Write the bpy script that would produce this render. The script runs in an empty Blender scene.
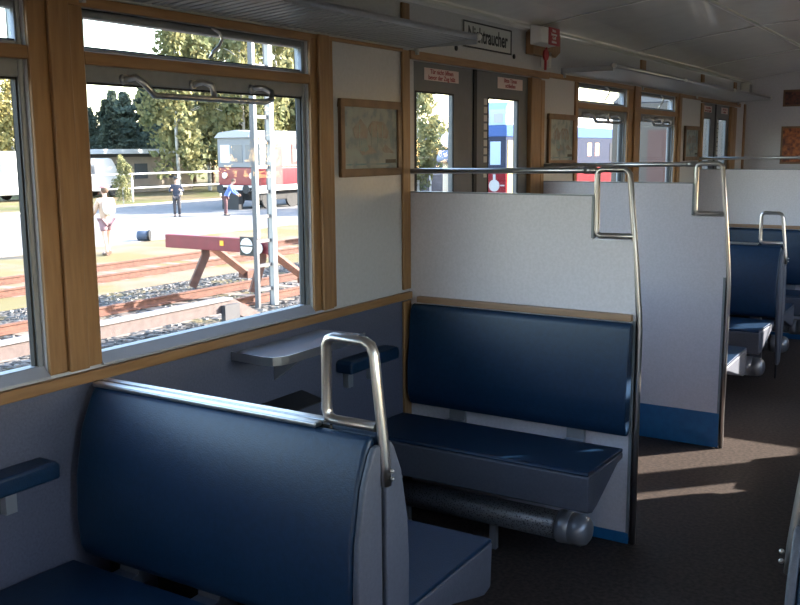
import bpy, bmesh, math, random
from mathutils import Vector, Matrix
random.seed(11)
scn = bpy.context.scene
COL = scn.collection
PI = math.pi
CW = 3.085            # inside width of the carriage
GZ = -1.0            # ground level outside

# ------------------------------------------------------------------ materials
def mat(name, col, rough=.6, metal=0., spec=.5, noise=0., nscale=20., bump=0., bscale=200., col2=None, coat=0., detail=4.):
    m = bpy.data.materials.new(name); m.use_nodes = True
    nt = m.node_tree; N = nt.nodes; L = nt.links
    b = N['Principled BSDF']
    b.inputs['Roughness'].default_value = rough
    b.inputs['Metallic'].default_value = metal
    b.inputs['Specular IOR Level'].default_value = spec
    b.inputs['Coat Weight'].default_value = coat
    b.inputs['Base Color'].default_value = (*col, 1)
    tc = N.new('ShaderNodeTexCoord')
    if noise > 0 or col2:
        n = N.new('ShaderNodeTexNoise'); n.inputs['Scale'].default_value = nscale; n.inputs['Detail'].default_value = detail
        L.new(tc.outputs['Object'], n.inputs['Vector'])
        r = N.new('ShaderNodeValToRGB')
        c2 = col2 if col2 else tuple(c*(1-noise) for c in col)
        c1 = col if col2 else tuple(min(1, c*(1+noise)) for c in col)
        r.color_ramp.elements[0].position = .35; r.color_ramp.elements[1].position = .65
        r.color_ramp.elements[0].color = (*c2, 1); r.color_ramp.elements[1].color = (*c1, 1)
        L.new(n.outputs['Fac'], r.inputs['Fac']); L.new(r.outputs['Color'], b.inputs['Base Color'])
    if bump > 0:
        n2 = N.new('ShaderNodeTexNoise'); n2.inputs['Scale'].default_value = bscale; n2.inputs['Detail'].default_value = 3
        L.new(tc.outputs['Object'], n2.inputs['Vector'])
        bp = N.new('ShaderNodeBump'); bp.inputs['Strength'].default_value = bump; bp.inputs['Distance'].default_value = .01
        L.new(n2.outputs['Fac'], bp.inputs['Height']); L.new(bp.outputs['Normal'], b.inputs['Normal'])
    return m

def wood(name, c1, c2, sc=(30, 30, 3)):
    m = mat(name, c1, rough=.42, spec=.45)
    nt = m.node_tree; N = nt.nodes; L = nt.links; b = N['Principled BSDF']
    tc = N.new('ShaderNodeTexCoord'); mp = N.new('ShaderNodeMapping'); mp.inputs['Scale'].default_value = sc
    n = N.new('ShaderNodeTexNoise'); n.inputs['Scale'].default_value = 2.; n.inputs['Detail'].default_value = 6
    r = N.new('ShaderNodeValToRGB'); r.color_ramp.elements[0].position = .3; r.color_ramp.elements[1].position = .7
    r.color_ramp.elements[0].color = (*c2, 1); r.color_ramp.elements[1].color = (*c1, 1)
    L.new(tc.outputs['Object'], mp.inputs['Vector']); L.new(mp.outputs['Vector'], n.inputs['Vector'])
    L.new(n.outputs['Fac'], r.inputs['Fac']); L.new(r.outputs['Color'], b.inputs['Base Color'])
    return m

def glass(name, tint=(1, 1, 1), refl=.08):
    m = bpy.data.materials.new(name); m.use_nodes = True
    nt = m.node_tree; N = nt.nodes; L = nt.links; N.remove(N['Principled BSDF'])
    t = N.new('ShaderNodeBsdfTransparent'); t.inputs['Color'].default_value = (*tint, 1)
    g = N.new('ShaderNodeBsdfGlossy'); g.inputs['Roughness'].default_value = .02
    lw = N.new('ShaderNodeLayerWeight'); lw.inputs['Blend'].default_value = .5
    pw = N.new('ShaderNodeMath'); pw.operation = 'POWER'; pw.inputs[1].default_value = 4.5; L.new(lw.outputs['Facing'], pw.inputs[0])
    ma = N.new('ShaderNodeMath'); ma.operation = 'MULTIPLY_ADD'; ma.inputs[1].default_value = .35; ma.inputs[2].default_value = .014; L.new(pw.outputs[0], ma.inputs[0])
    mx = N.new('ShaderNodeMixShader')
    L.new(ma.outputs[0], mx.inputs['Fac']); L.new(t.outputs[0], mx.inputs[1]); L.new(g.outputs[0], mx.inputs[2])
    L.new(mx.outputs[0], N['Material Output'].inputs['Surface'])
    return m

M = {}
M['panel'] = mat('light_grey_laminate', (.47, .465, .49), rough=.38, noise=.04, nscale=60)
M['partition'] = mat('pale_lilac_grey_laminate', (.62, .595, .66), rough=.32, noise=.05, nscale=90)
M['slate'] = mat('slate_blue_vinyl', (.085, .09, .135), rough=.6, noise=.12, nscale=120, bump=.15, bscale=300)
M['ceil'] = mat('cream_grey_ceiling_paint', (.74, .72, .70), rough=.22, noise=.03, nscale=8, coat=.3)
M['seam'] = mat('ceiling_seam_strip', (.58, .57, .54), rough=.4)
M['wood'] = wood('varnished_oak', (.30, .165, .072), (.215, .11, .045))
M['woodh'] = wood('varnished_oak_rail', (.30, .165, .072), (.215, .11, .045), (30, 3, 30))
M['woodp'] = wood('pale_wood_edge', (.36, .22, .14), (.27, .16, .10), (3, 30, 30))
M['alu'] = mat('grey_aluminium', (.21, .225, .25), rough=.42, metal=.15, noise=.05, nscale=40)
M['alusill'] = mat('pale_aluminium_sill', (.33, .345, .39), rough=.3, metal=.3)
M['chrome'] = mat('brushed_chrome', (.52, .50, .50), rough=.32, metal=1.)
M['steel'] = mat('satin_steel', (.45, .45, .46), rough=.32, metal=1., noise=.05, nscale=60)
M['rubber'] = mat('black_rubber', (.012, .012, .014), rough=.7)
M['blue'] = mat('dark_blue_vinyl', (.004, .023, .060), rough=.38, spec=.5, noise=.12, nscale=60, bump=.12, bscale=260)
M['bluekick'] = mat('blue_kick_laminate', (.012, .125, .31), rough=.4, noise=.08, nscale=30)
M['greyv'] = mat('grey_vinyl', (.085, .092, .12), rough=.5, noise=.08, nscale=80, bump=.1, bscale=260)
M['floor'] = mat('speckled_brown_linoleum', (.07, .053, .046), rough=.55, spec=.2, col2=(.026, .02, .018), nscale=55, detail=8, bump=.08, bscale=90)
M['doorgrey'] = mat('slate_grey_door_paint', (.105, .112, .125), rough=.45, noise=.05, nscale=30)
M['rack'] = mat('grey_painted_rack', (.42, .43, .44), rough=.4, metal=.3)
M['white'] = mat('white_plastic', (.72, .70, .66), rough=.4)
M['paper'] = mat('pale_pink_sticker', (.62, .50, .48), rough=.5)
M['signw'] = mat('off_white_enamel', (.52, .52, .50), rough=.35)
M['black'] = mat('black_paint', (.012, .012, .014), rough=.5)
M['redlab'] = mat('red_label', (.40, .025, .03), rough=.45)
M['redink'] = mat('faded_red_ink', (.30, .04, .05), rough=.6)
M['dark'] = mat('dark_bin_lid', (.018, .018, .02), rough=.5)
M['pane'] = glass('clear_window_glass')
M['doorpane'] = glass('clear_door_glass')

# ------------------------------------------------------------------ mesh helper
class MB:
    """collects shapes (in world coordinates) that become ONE mesh object"""
    def __init__(s, flip=False): s.v = []; s.f = []; s.mi = []; s.flip = flip; s.sm = []
    def _add(s, vs, fs, mi=0, smooth=False):
        o = len(s.v); s.v += [tuple(v) for v in vs]; s.f += [tuple(i+o for i in f) for f in fs]
        s.mi += [mi]*len(fs); s.sm += [smooth]*len(fs); return s
    def box(s, x0, x1, y0, y1, z0, z1, mi=0):
        vs = [(x, y, z) for z in (z0, z1) for y in (y0, y1) for x in (x0, x1)]
        return s._add(vs, [(0, 2, 3, 1), (4, 5, 7, 6), (0, 1, 5, 4), (2, 6, 7, 3), (0, 4, 6, 2), (1, 3, 7, 5)], mi)
    def prism(s, poly, axis, a0, a1, mi=0):
        """poly in the two other axes; axis 'x': (y,z), 'y': (x,z), 'z': (x,y)"""
        def P(p, a): return (a, p[0], p[1]) if axis == 'x' else (p[0], a, p[1]) if axis == 'y' else (p[0], p[1], a)
        n = len(poly); vs = [P(p, a0) for p in poly]+[P(p, a1) for p in poly]
        fs = [tuple(range(n))[::-1], tuple(range(n, 2*n))]+[(i, (i+1) % n, n+(i+1) % n, n+i) for i in range(n)]
        return s._add(vs, fs, mi)
    def tube(s, pts, r, n=10, mi=0, r2=None, closed=False, smooth=True, sx=1., up=None):
        pts = [Vector(p) for p in pts]; m = len(pts); rings = []
        prev = None
        for i, p in enumerate(pts):
            if closed: d = (pts[(i+1) % m]-pts[i-1]).normalized()
            elif i == 0: d = (pts[1]-p).normalized()
            elif i == m-1: d = (p-pts[i-1]).normalized()
            else: d = ((pts[i+1]-p).normalized()+(p-pts[i-1]).normalized()).normalized()
            if prev is None:
                u = Vector(up) if up else (Vector((0, 0, 1)) if abs(d.z) < .9 else Vector((1, 0, 0)))
            else: u = prev
            a = (u-d*u.dot(d)).normalized(); b = d.cross(a); prev = a
            rr = r if r2 is None else r+(r2-r)*i/(m-1)
            rings.append([p+a*math.cos(2*PI*k/n)*rr+b*math.sin(2*PI*k/n)*rr*sx for k in range(n)])
        vs = [v for R_ in rings for v in R_]; fs = []
        for i in range(m if closed else m-1):
            j = (i+1) % m
            for k in range(n): fs.append((i*n+k, i*n+(k+1) % n, j*n+(k+1) % n, j*n+k))
        s._add(vs, fs, mi, smooth)
        if not closed:
            s._add(rings[0], [tuple(range(n))[::-1]], mi); s._add(rings[-1], [tuple(range(n))], mi)
        return s
    def lathe(s, base, axis, prof, n=20, mi=0):
        """prof: (distance along axis, radius)"""
        b = Vector(base); d = Vector(axis).normalized()
        u = Vector((0, 0, 1)) if abs(d.z) < .9 else Vector((1, 0, 0)); a = (u-d*u.dot(d)).normalized(); c = d.cross(a)
        vs = []; fs = []
        for (t, r) in prof:
            for k in range(n): vs.append(b+d*t+a*math.cos(2*PI*k/n)*r+c*math.sin(2*PI*k/n)*r)
        for i in range(len(prof)-1):
            for k in range(n): fs.append((i*n+k, i*n+(k+1) % n, (i+1)*n+(k+1) % n, (i+1)*n+k))
        s._add(vs, fs, mi, True)
        s._add(vs[:n], [tuple(range(n))[::-1]], mi); s._add(vs[-n:], [tuple(range(n))], mi)
        return s
    def ball(s, c, r, n=10, mi=0, sc=(1, 1, 1)):
        prof = []
        vs = []; fs = []
        for i in range(n+1):
            t = PI*i/n
            for k in range(n*2):
                p = PI*k/n
                vs.append((c[0]+r*sc[0]*math.sin(t)*math.cos(p), c[1]+r*sc[1]*math.sin(t)*math.sin(p), c[2]+r*sc[2]*math.cos(t)))
        for i in range(n):
            for k in range(2*n): fs.append((i*2*n+k, i*2*n+(k+1) % (2*n), (i+1)*2*n+(k+1) % (2*n), (i+1)*2*n+k))
        return s._add(vs, fs, mi, True)
    def build(s, name, mats, parent=None, loc=None, bevel=0., seg=2, recalc=True):
        me = bpy.data.meshes.new(name)
        org = Vector(parent['_o']) if parent is not None else Vector(loc if loc else (0, 0, 0))
        vs = [Vector(((CW-v[0]) if s.flip else v[0], v[1], v[2]))-org for v in s.v]
        me.from_pydata(vs, [], s.f)
        if not isinstance(mats, (list, tuple)): mats = [mats]
        for m in mats: me.materials.append(m)
        for p, mi, sm in zip(me.polygons, s.mi, s.sm): p.material_index = mi; p.use_smooth = sm
        if recalc:
            bm = bmesh.new(); bm.from_mesh(me); bmesh.ops.remove_doubles(bm, verts=bm.verts, dist=1e-5)
            bmesh.ops.recalc_face_normals(bm, faces=bm.faces); bm.to_mesh(me); bm.free()
        o = bpy.data.objects.new(name, me); COL.objects.link(o)
        if parent is not None: o.parent = parent
        else: o.location = org
        o['_o'] = list(org)
        if bevel:
            b = o.modifiers.new('bevel', 'BEVEL'); b.width = bevel; b.segments = seg; b.limit_method = 'ANGLE'; b.angle_limit = math.radians(40)
            for p in me.polygons: p.use_smooth = True
            w = o.modifiers.new('wn', 'WEIGHTED_NORMAL')
        return o

def thing(name, label, cat, loc, group=None, flip=False):
    o = bpy.data.objects.new(name, None); COL.objects.link(o)
    if flip: loc = (CW-loc[0], loc[1], loc[2])
    o.location = loc; o['_o'] = list(loc); o.empty_display_size = .1
    o['label'] = label; o['category'] = cat
    if group: o['group'] = group
    return o
def tag(o, label, cat, group=None, kind=None):
    o['label'] = label; o['category'] = cat
    if group: o['group'] = group
    if kind: o['kind'] = kind
    return o
def struct(o, label=None, cat=None):
    o['kind'] = 'structure'
    if label: o['label'] = label
    if cat: o['category'] = cat
    return o
def text_mesh(s, size, mats, parent, name, origin, right, up, extrude=.0008, sx=1., align='LEFT'):
    """flat raised lettering; origin/right/up in world coordinates"""
    cu = bpy.data.curves.new(name, 'FONT'); cu.body = s; cu.size = size; cu.extrude = extrude
    cu.align_x = align; cu.offset = size*.02
    t = bpy.data.objects.new('tmp', cu); COL.objects.link(t)
    dg = bpy.context.evaluated_depsgraph_get(); me = bpy.data.meshes.new_from_object(t.evaluated_get(dg))
    bpy.data.objects.remove(t)
    R_ = Vector(right).normalized(); U = Vector(up).normalized(); Nn = R_.cross(U)
    org = Vector(parent['_o'])
    for v in me.vertices:
        v.co = Vector(origin)+R_*v.co.x*sx+U*v.co.y+Nn*v.co.z-org
    me.materials.clear(); me.materials.append(mats)
    o = bpy.data.objects.new(name, me); COL.objects.link(o); o.parent = parent; o['_o'] = list(org)
    return o

# ------------------------------------------------------------------ camera
CX = (2.2987, -3.7571, 1.6735); YAW, PIT, ROL, FPX = 0.5613, -0.1607, -0.0072, 941.76
f0 = Vector((-math.sin(YAW), math.cos(YAW), 0)); r0 = Vector((math.cos(YAW), math.sin(YAW), 0)); u0 = Vector((0, 0, 1))
F = f0*math.cos(PIT)+u0*math.sin(PIT); U = u0*math.cos(PIT)-f0*math.sin(PIT)
Rr = r0*math.cos(ROL)+U*math.sin(ROL); Uu = U*math.cos(ROL)-r0*math.sin(ROL)
cam = bpy.data.cameras.new('camera'); co = bpy.data.objects.new('camera', cam); COL.objects.link(co)
co.matrix_world = Matrix(((Rr.x, Uu.x, -F.x, CX[0]), (Rr.y, Uu.y, -F.y, CX[1]), (Rr.z, Uu.z, -F.z, CX[2]), (0, 0, 0, 1)))
cam.sensor_width = 36; cam.lens = 36*FPX/800; cam.clip_start = .05; cam.clip_end = 600
scn.camera = co

# ------------------------------------------------------------------ world and sun
w = bpy.data.worlds.new('world'); scn.world = w; w.use_nodes = True
nt = w.node_tree; bg = nt.nodes['Background']
sky = nt.nodes.new('ShaderNodeTexSky'); sky.sky_type = 'NISHITA'; sky.sun_disc = False
SUN_EL = math.radians(24); SUN_H = Vector((.68, .733, 0)).normalized()     # horizontal direction towards the sun
sky.sun_elevation = SUN_EL; sky.sun_rotation = math.atan2(SUN_H.x, SUN_H.y)
sky.air_density = 1.2; sky.dust_density = 1.2
nt.links.new(sky.outputs['Color'], bg.inputs['Color']); bg.inputs['Strength'].default_value = .68
sd = bpy.data.lights.new('sun', 'SUN'); sd.energy = 14.5; sd.angle = math.radians(.6); sd.color = (1, .93, .82)
so = bpy.data.objects.new('sun', sd); COL.objects.link(so)
S = SUN_H*math.cos(SUN_EL)+Vector((0, 0, math.sin(SUN_EL)))
so.rotation_euler = S.to_track_quat('Z', 'Y').to_euler(); so.location = (10, 10, 12)
vs = scn.view_settings; vs.view_transform = 'Standard'; vs.look = 'None'; vs.gamma = 1; vs.use_curve_mapping = False
vs.exposure = 1.05
scn.cycles.max_bounces = 16; scn.cycles.diffuse_bounces = 8; scn.cycles.transparent_max_bounces = 24; scn.cycles.glossy_bounces = 6

# ------------------------------------------------------------------ carriage shell
YB, YE = -5.6, 6.77
T = .06
WIN = [(-5.2, -4.16), (-3.06, -2.035), (-1.845, -.765), (2.03, 2.99), (3.28, 4.20)]
DOOR = [(.03, 1.45), (5.08, 6.25)]
WZ0, WZ1 = 1.03, 2.09
def wall(flip, name):
    m = MB(flip)
    ops = [(a, b, WZ0, WZ1) for a, b in WIN]+[(a, b, 0, 2.08) for a, b in DOOR]
    ys = sorted({YB-.06, YE+.06, *[o[0] for o in ops], *[o[1] for o in ops]}); zs = [-.02, 0, .985, WZ0, 2.08, WZ1, 2.36]
    for i in range(len(ys)-1):
        for j in range(len(zs)-1):
            yc, zc = (ys[i]+ys[i+1])/2, (zs[j]+zs[j+1])/2
            if any(o[0] < yc < o[1] and o[2] < zc < o[3] for o in ops): continue
            m.box(-T, 0, ys[i], ys[i+1], zs[j], zs[j+1], 0 if zc > .985 else 1)
    o = m.build(name, [M['panel'], M['slate']], recalc=False)
    if flip:
        o.data.flip_normals()
    return struct(o)
wall(False, 'wall_left'); wall(True, 'wall_right')
fl = struct(MB().box(-T, CW+T, YB-.06, YE+.06, -.08, -.021).build('floor', M['floor']))
# floor covering reaches z = 0
fl.data.vertices.foreach_set('co', [c if k % 3 != 2 or c < -.05 else 0. for v in fl.data.vertices for k, c in enumerate(v.co)])
struct(MB().box(0.002, CW-.002, YE, YE+.06, 0.001, 2.56).build('wall_far', M['panel']))
struct(MB().box(0.002, CW-.002, YB-.06, YB, 0.001, 2.56).build('wall_near', M['panel']))
arch = [(.0, 2.33), (.035, 2.365), (.25, 2.405), (.5, 2.437), (.87, 2.487), (1.2, 2.508), (1.525, 2.515)]
arch = arch+[(CW-x, z) for x, z in arch[-2::-1]]
m = MB(); m.prism(arch+[(CW+T, 2.33), (CW+T, 2.6), (-T, 2.6), (-T, 2.33)], 'y', YB-.06, YE+.06)
struct(m.build('ceiling', M['ceil']))
def arch_z(x):
    for (a, za), (b, zb) in zip(arch, arch[1:]):
        if a <= x <= b: return za+(zb-za)*(x-a)/(b-a)
tn = [0]
def trim(m, mt, bevel=0.):
    tn[0] += 1; return struct(m.build('trim_%d' % tn[0], mt, bevel=bevel))
for x in (.87, CW-.87):
    trim(MB().box(x-.012, x+.012, YB, YE, arch_z(x)-.012, arch_z(x)+.004), M['seam'])
for y in (-3.85, -2.1, -.35, 1.37, 3.1, 4.85):
    m = MB()
    pts = [(x, z-.006) for x, z in arch[1:-1]]
    m.prism(pts+[(x, z+.004) for x, z in pts[::-1]], 'y', y-.01, y+.01); trim(m, M['seam'])
for fl_ in (False, True):                      # bead where the wall meets the ceiling
    m = MB(fl_); m.tube([(.03, YB, 2.345), (.03, YE, 2.345)], .011, 8); trim(m, M['seam'])
    # wooden posts and rails on the wall
    def post(y0, y1, z0, z1, d=.014, ridge=False):
        m = MB(fl_); m.box(0, d, y0, y1, z0, z1)
        if ridge:
            c = (y0+y1)/2; m.box(d, d+.016, c-.035, c+.035, z0, z1)
        trim(m, M['wood'], .004)
    post(-.085, -.022, 1.03, 2.115); post(-.085, -.022, 0, .975); post(-.085, -.022, 2.16, 2.32)
    for a, b in ((-2.035, -1.845), (2.99, 3.28), (-4.16, -3.06)): post(a, b, WZ0, 2.12, ridge=b-a < .5)
    for a, b in ((-.765, -.615), (1.985, 2.03), (4.2, 4.36)): post(a, b, WZ0, 2.12, ridge=b-a > .1)
    post(3.26, 3.37, 2.16, 2.32); post(4.96, 5.05, 2.16, 2.32); post(6.2, 6.3, 2.16, 2.32); post(-1.97, -1.88, 2.16, 2.32)
    post(1.45, 1.50, 0, 2.07); post(5.0, 5.08, 0, 2.07); post(6.25, 6.36, 0, 2.07); post(6.70, 6.768, 0, 2.12)
    for a, b, z0, z1 in ((YB, -.765, 2.09, 2.12), (-.765, -.085, 2.105, 2.12), (-.022, 1.55, 2.08, 2.118), (1.55, 5.0, 2.09, 2.12), (5.0, 6.5, 2.08, 2.118)):
        m = MB(fl_); m.box(0, .018, a, b, z0, z1); trim(m, M['woodh'], .003)
    for a, b in ((YB, -.022), (1.56, 5.0)):                       # wooden sill rail
        m = MB(fl_); m.box(0, .022, a, b, .983, 1.018); trim(m, M['woodh'], .004)
struct(MB().box(0, .012, YB, -.09, 0.001, .08).build('baseboard_left', M['rubber']))
struct(MB(True).box(0, .012, YB, -.09, 0.001, .08).build('baseboard_right', M['rubber']))

# ------------------------------------------------------------------ windows
wn = [0]
def window(a, b, flip=False):
    wn[0] += 1
    X0, X1 = -.05, -.012
    m = MB(flip)
    z0, z1, zt0, zt1 = WZ0, WZ1, 1.892, 1.978
    for (ya, yb, za, zb) in ((a, a+.02, z0, z1), (b-.02, b, z0, z1), (a+.02, b-.02, z0, z0+.03), (a+.02, b-.02, z1-.025, z1), (a+.02, b-.02, zt0-.012, zt0+.045), (a+.02, b-.02, zt1-.012, zt1)):
        m.box(X0, X1, ya, yb, za, zb)
    o = struct(m.build('window_%d' % wn[0], M['alu'], loc=(CW if flip else 0, (a+b)/2, WZ0), bevel=.003))
    def part(n, mb, mt, **k): return mb.build(n, mt, o, **k)
    q = MB(flip); q.prism([(X1, WZ0+.028), (.016, WZ0+.001), (.017, WZ0-.004), (.015, WZ0-.006), (-.05, WZ0-.0)], 'y', a+.002, b-.002)
    part('window_sill', q, M['alusill'])
    q = MB(flip); q.box(X0+.016, X0+.02, a+.02, b-.02, z0+.03, zt0-.012); part('pane', q, M['pane'])
    q = MB(flip); q.box(X0+.016, X0+.02, a+.02, b-.02, zt1, z1-.025); part('transom_pane', q, M['pane'])
    q = MB(flip)
    for (ya, yb, za, zb) in ((a+.02, a+.026, z0+.03, zt0-.012), (b-.026, b-.02, z0+.03, zt0-.012), (a+.02, b-.02, zt0-.018, zt0-.012), (a+.02, b-.02, zt1, zt1+.005)):
        q.box(X0+.012, X0+.03, ya, yb, za, zb)
    part('gasket', q, M['rubber'])
    q = MB(flip); q.box(-.012, .012, a+.001, b-.001, 1.928, 1.966); part('transom_rail', q, M['woodh'], bevel=.004)
    c = (a+b)/2
    q = MB(flip); y0, y1 = a+.165*(b-a), b-.27*(b-a)
    y1 = a+.745*(b-a); ym = (y0+y1)/2
    q.tube([(-.008, y0-.015, 1.893), (.03, y0, 1.9), (.05, y0+.015, 1.88), (.054, y0+.05, 1.846), (.054, y1-.05, 1.846), (.054, y1-.01, 1.856), (.045, y1, 1.885), (.02, y1-.02, 1.9), (-.008, y1-.045, 1.896)], .0105, 8)
    q.tube([(-.008, ym-.03, 1.894), (.03, ym-.02, 1.902), (.05, ym, 1.89), (.054, ym+.005, 1.85)], .0105, 8)
    for yy in (y0-.015, ym-.03, y1-.045): q.lathe((-.013, yy, 1.895), (1, 0, 0), [(0, .017), (.012, .015)], 12)
    part('window_handle', q, M['steel'])
    q = MB(flip); q.tube([(.014, c-.0, 2.085), (.028, c+.022, 2.07), (.03, c+.03, 2.048), (.026, c+.018, 2.025), (.02, c-.005, 2.005), (.008, c-.01, 1.985)], .0055, 8)
    part('transom_hook', q, M['steel'])
    return o
for a, b in WIN: window(a, b)
for a, b in WIN: window(a, b, True)

# ------------------------------------------------------------------ doors
dn = [0]
def door(a, b, flip=False, stickers=True):
    dn[0] += 1
    o = bpy.data.objects.new('door_%d' % dn[0], None); COL.objects.link(o)
    loc = (CW if flip else 0, (a+b)/2, 0); o.location = loc; o['_o'] = list(loc); struct(o)
    k = (b-a)/1.42
    Y = lambda t: a+(t-.03)*k
    for n, (ya, yb, ga, gb) in enumerate(((.034, .64, .066, .435), (.675, 1.315, .81, 1.19))):
        ya, yb, ga, gb = Y(ya), Y(yb), Y(ga), Y(gb); X0, X1 = -.045, -.015; g0, g1 = .95, 1.945
        m = MB(flip)
        m.box(X0, X1, ya, ga, .005, 2.078); m.box(X0, X1, gb, yb, .005, 2.078); m.box(X0, X1, ga, gb, .005, g0); m.box(X0, X1, ga, gb, g1, 2.078)
        lf = m.build('door_leaf', M['doorgrey'], o)
        q = MB(flip)
        for (p, q_, r, s) in ((ga, ga+.008, g0, g1), (gb-.008, gb, g0, g1), (ga, gb, g0, g0+.008), (ga, gb, g1-.008, g1)): q.box(X1-.004, X1+.003, p, q_, r, s)
        q.build('gasket', M['rubber'], lf)
        if flip and a < 1: MB(flip).box(-.036, -.024, ga, gb, g0, g1).build('sun_block_panel', M['doorgrey'], lf)  # unseen door: solid panel added in place of glass to stop stray sun
        else: MB(flip).box(-.032, -.028, ga, gb, g0, g1).build('pane', M['doorpane'], lf)
        if stickers and not flip:
            sa, sb, z0, z1 = ((.15, .485, 1.998, 2.055) if n == 0 else (.925, 1.24, 1.998, 2.058)); sa, sb = Y(sa), Y(sb)
            st = MB().box(X1, X1+.002, sa, sb, z0, z1).build('sticker', M['paper'], lf)
            ls = ('Tür nicht öffnen', 'bevor der Zug hält') if n == 0 else ('Bitte Türen', 'schließen')
            for i, l in enumerate(ls):
                text_mesh(l, .030*k, M['redink'], lf, 'lettering', (X1+.002, (sa+sb)/2, z1-.025-.027*i), (0, 1, 0), (0, 0, 1), sx=1.15, align='CENTER')
            if n == 1:
                q = MB()
                for i in range(8): q.box(X1, X1+.003, Y(.765), Y(.80), 1.905-i*.043, 1.937-i*.043)
                q.box(X1, X1+.003, Y(.765), Y(.80), 1.525, 1.555)
                q.build('marker_strip', M['signw'], lf)
        q = MB(flip); q.tube([(-.02, gb+.09*k if n == 0 else ga-.09*k, .95), (.02, gb+.09*k if n == 0 else ga-.09*k, .97), (.02, gb+.09*k if n == 0 else ga-.09*k, 1.15), (-.02, gb+.09*k if n == 0 else ga-.09*k, 1.17)], .009, 8)
        q.build('door_handle', M['steel'], lf)
    MB(flip).box(-.04, -.008, Y(.64), Y(.675), .005, 2.078).build('rubber_seal', M['rubber'], o)
    q = MB(flip); q.box(-.03, .012, Y(1.315), b+.001, .005, 2.078); q.build('door_post', M['wood'], o, bevel=.004)
    q = MB(flip); q.box(-.045, -.005, a-.0, b, .0, .004); q.build('threshold', M['steel'], o)
    return o
for a, b in DOOR: door(a, b)
for a, b in DOOR: door(a, b, True)

# ------------------------------------------------------------------ seats
def arc(c, r, a0, a1, n=6):
    return [(c[0]+r*math.cos(math.radians(a0+(a1-a0)*i/n)), c[1]+r*math.sin(math.radians(a0+(a1-a0)*i/n))) for i in range(n+1)]

def heater(x0, x1, y, z, label, flip=False):
    t = thing('heater_tube', label, 'heater', ((x0+x1)/2, y, z-.07), 'heater tubes under the benches', flip)
    MB(flip).lathe((x0, y, z), (1, 0, 0), [(0, .058), (x1-x0-.13, .058)], 24).build('perforated_casing', M['perf'], t)
    MB(flip).lathe((x1-.132, y, z), (1, 0, 0), [(0, .066), (.018, .068), (.03, .066), (.05, .066), (.052, .063)], 24).build('collar', M['steelgrey'], t)
    MB(flip).lathe((x1-.082, y, z), (1, 0, 0), [(0, .064), (.045, .064), (.066, .055), (.078, .038), (.084, .015), (.085, .002)], 24).build('end_cap', M['steelgrey'], t)
    for xx in (x0+.12, x0+.55): MB(flip).box(xx, xx+.03, y-.012, y+.012, 0.001, z-.04).build('bracket', M['steelgrey'], t)
    return t
M['steelgrey'] = mat('grey_enamelled_steel', (.30, .31, .34), rough=.33, metal=.5)
pm = mat('perforated_grey_steel', (.13, .135, .15), rough=.4, metal=.5)
nt = pm.node_tree; N = nt.nodes; L = nt.links
vo = N.new('ShaderNodeTexVoronoi'); vo.inputs['Scale'].default_value = 130; tc = N.new('ShaderNodeTexCoord'); L.new(tc.outputs['Object'], vo.inputs['Vector'])
rp = N.new('ShaderNodeValToRGB'); rp.color_ramp.elements[0].position = .25; rp.color_ramp.elements[1].position = .4
rp.color_ramp.elements[0].color = (.02, .02, .025, 1); rp.color_ramp.elements[1].color = (.20, .205, .225, 1)
L.new(vo.outputs['Distance'], rp.inputs['Fac']); L.new(rp.outputs['Color'], N['Principled BSDF'].inputs['Base Color'])
M['perf'] = pm

XS = 1.078  # aisle edge of the low double benches
XW = 1.103   # aisle edge of the seats and partitions
def cushion(t, y0, s, depth, x0=.015, x1=1.085, flip=False, rear=.05):
    """seat cushion whose back is at y0 and which reaches out by depth in direction s"""
    yf = y0+s*depth
    m = MB(flip); prof = [(y0, .43), (y0, .455), (yf-s*.01, .462), (yf, .45), (yf, .445), (y0, .425)]
    m = MB(flip); m.prism([(y0, .437), (y0, .452), (yf-s*.012, .463), (yf, .455), (yf, .447)], 'x', x0, x1)
    a = m.build('seat', M['blue'], t, bevel=.004)
    m = MB(flip); m.prism([(y0, .437), (yf, .447), (yf+s*.003, .44), (yf-s*.006, .30), (yf-s*.05, .288), (yf-s*.10, .30), (y0+s*.06, .405), (y0, .41)], 'x', x0+.002, x1+.002)
    m.build('seat_base', M['greyv'], t, bevel=.008)
    return a

def backrest(t, yt, yb, s, z0, z1, x0, x1, flip=False, th=.05):
    """upholstered back: face leans from yt at the top to yb at the bottom, pushed out in direction s"""
    prof = [(yt, z1-.012), (yt+s*.012, z1), (yt+s*(th-.02), z1), (yt+s*th, z1-.03), (yb+s*(th+.012), z0+.16), (yb+s*(th+.008), z0+.06), (yb+s*th*.7, z0+.008), (yb+s*.02, z0), (yb, z0+.01)]
    MB(flip).prism(prof, 'x', x0, x1).build('backrest', M['blue'], t, bevel=.012, seg=3)

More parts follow.
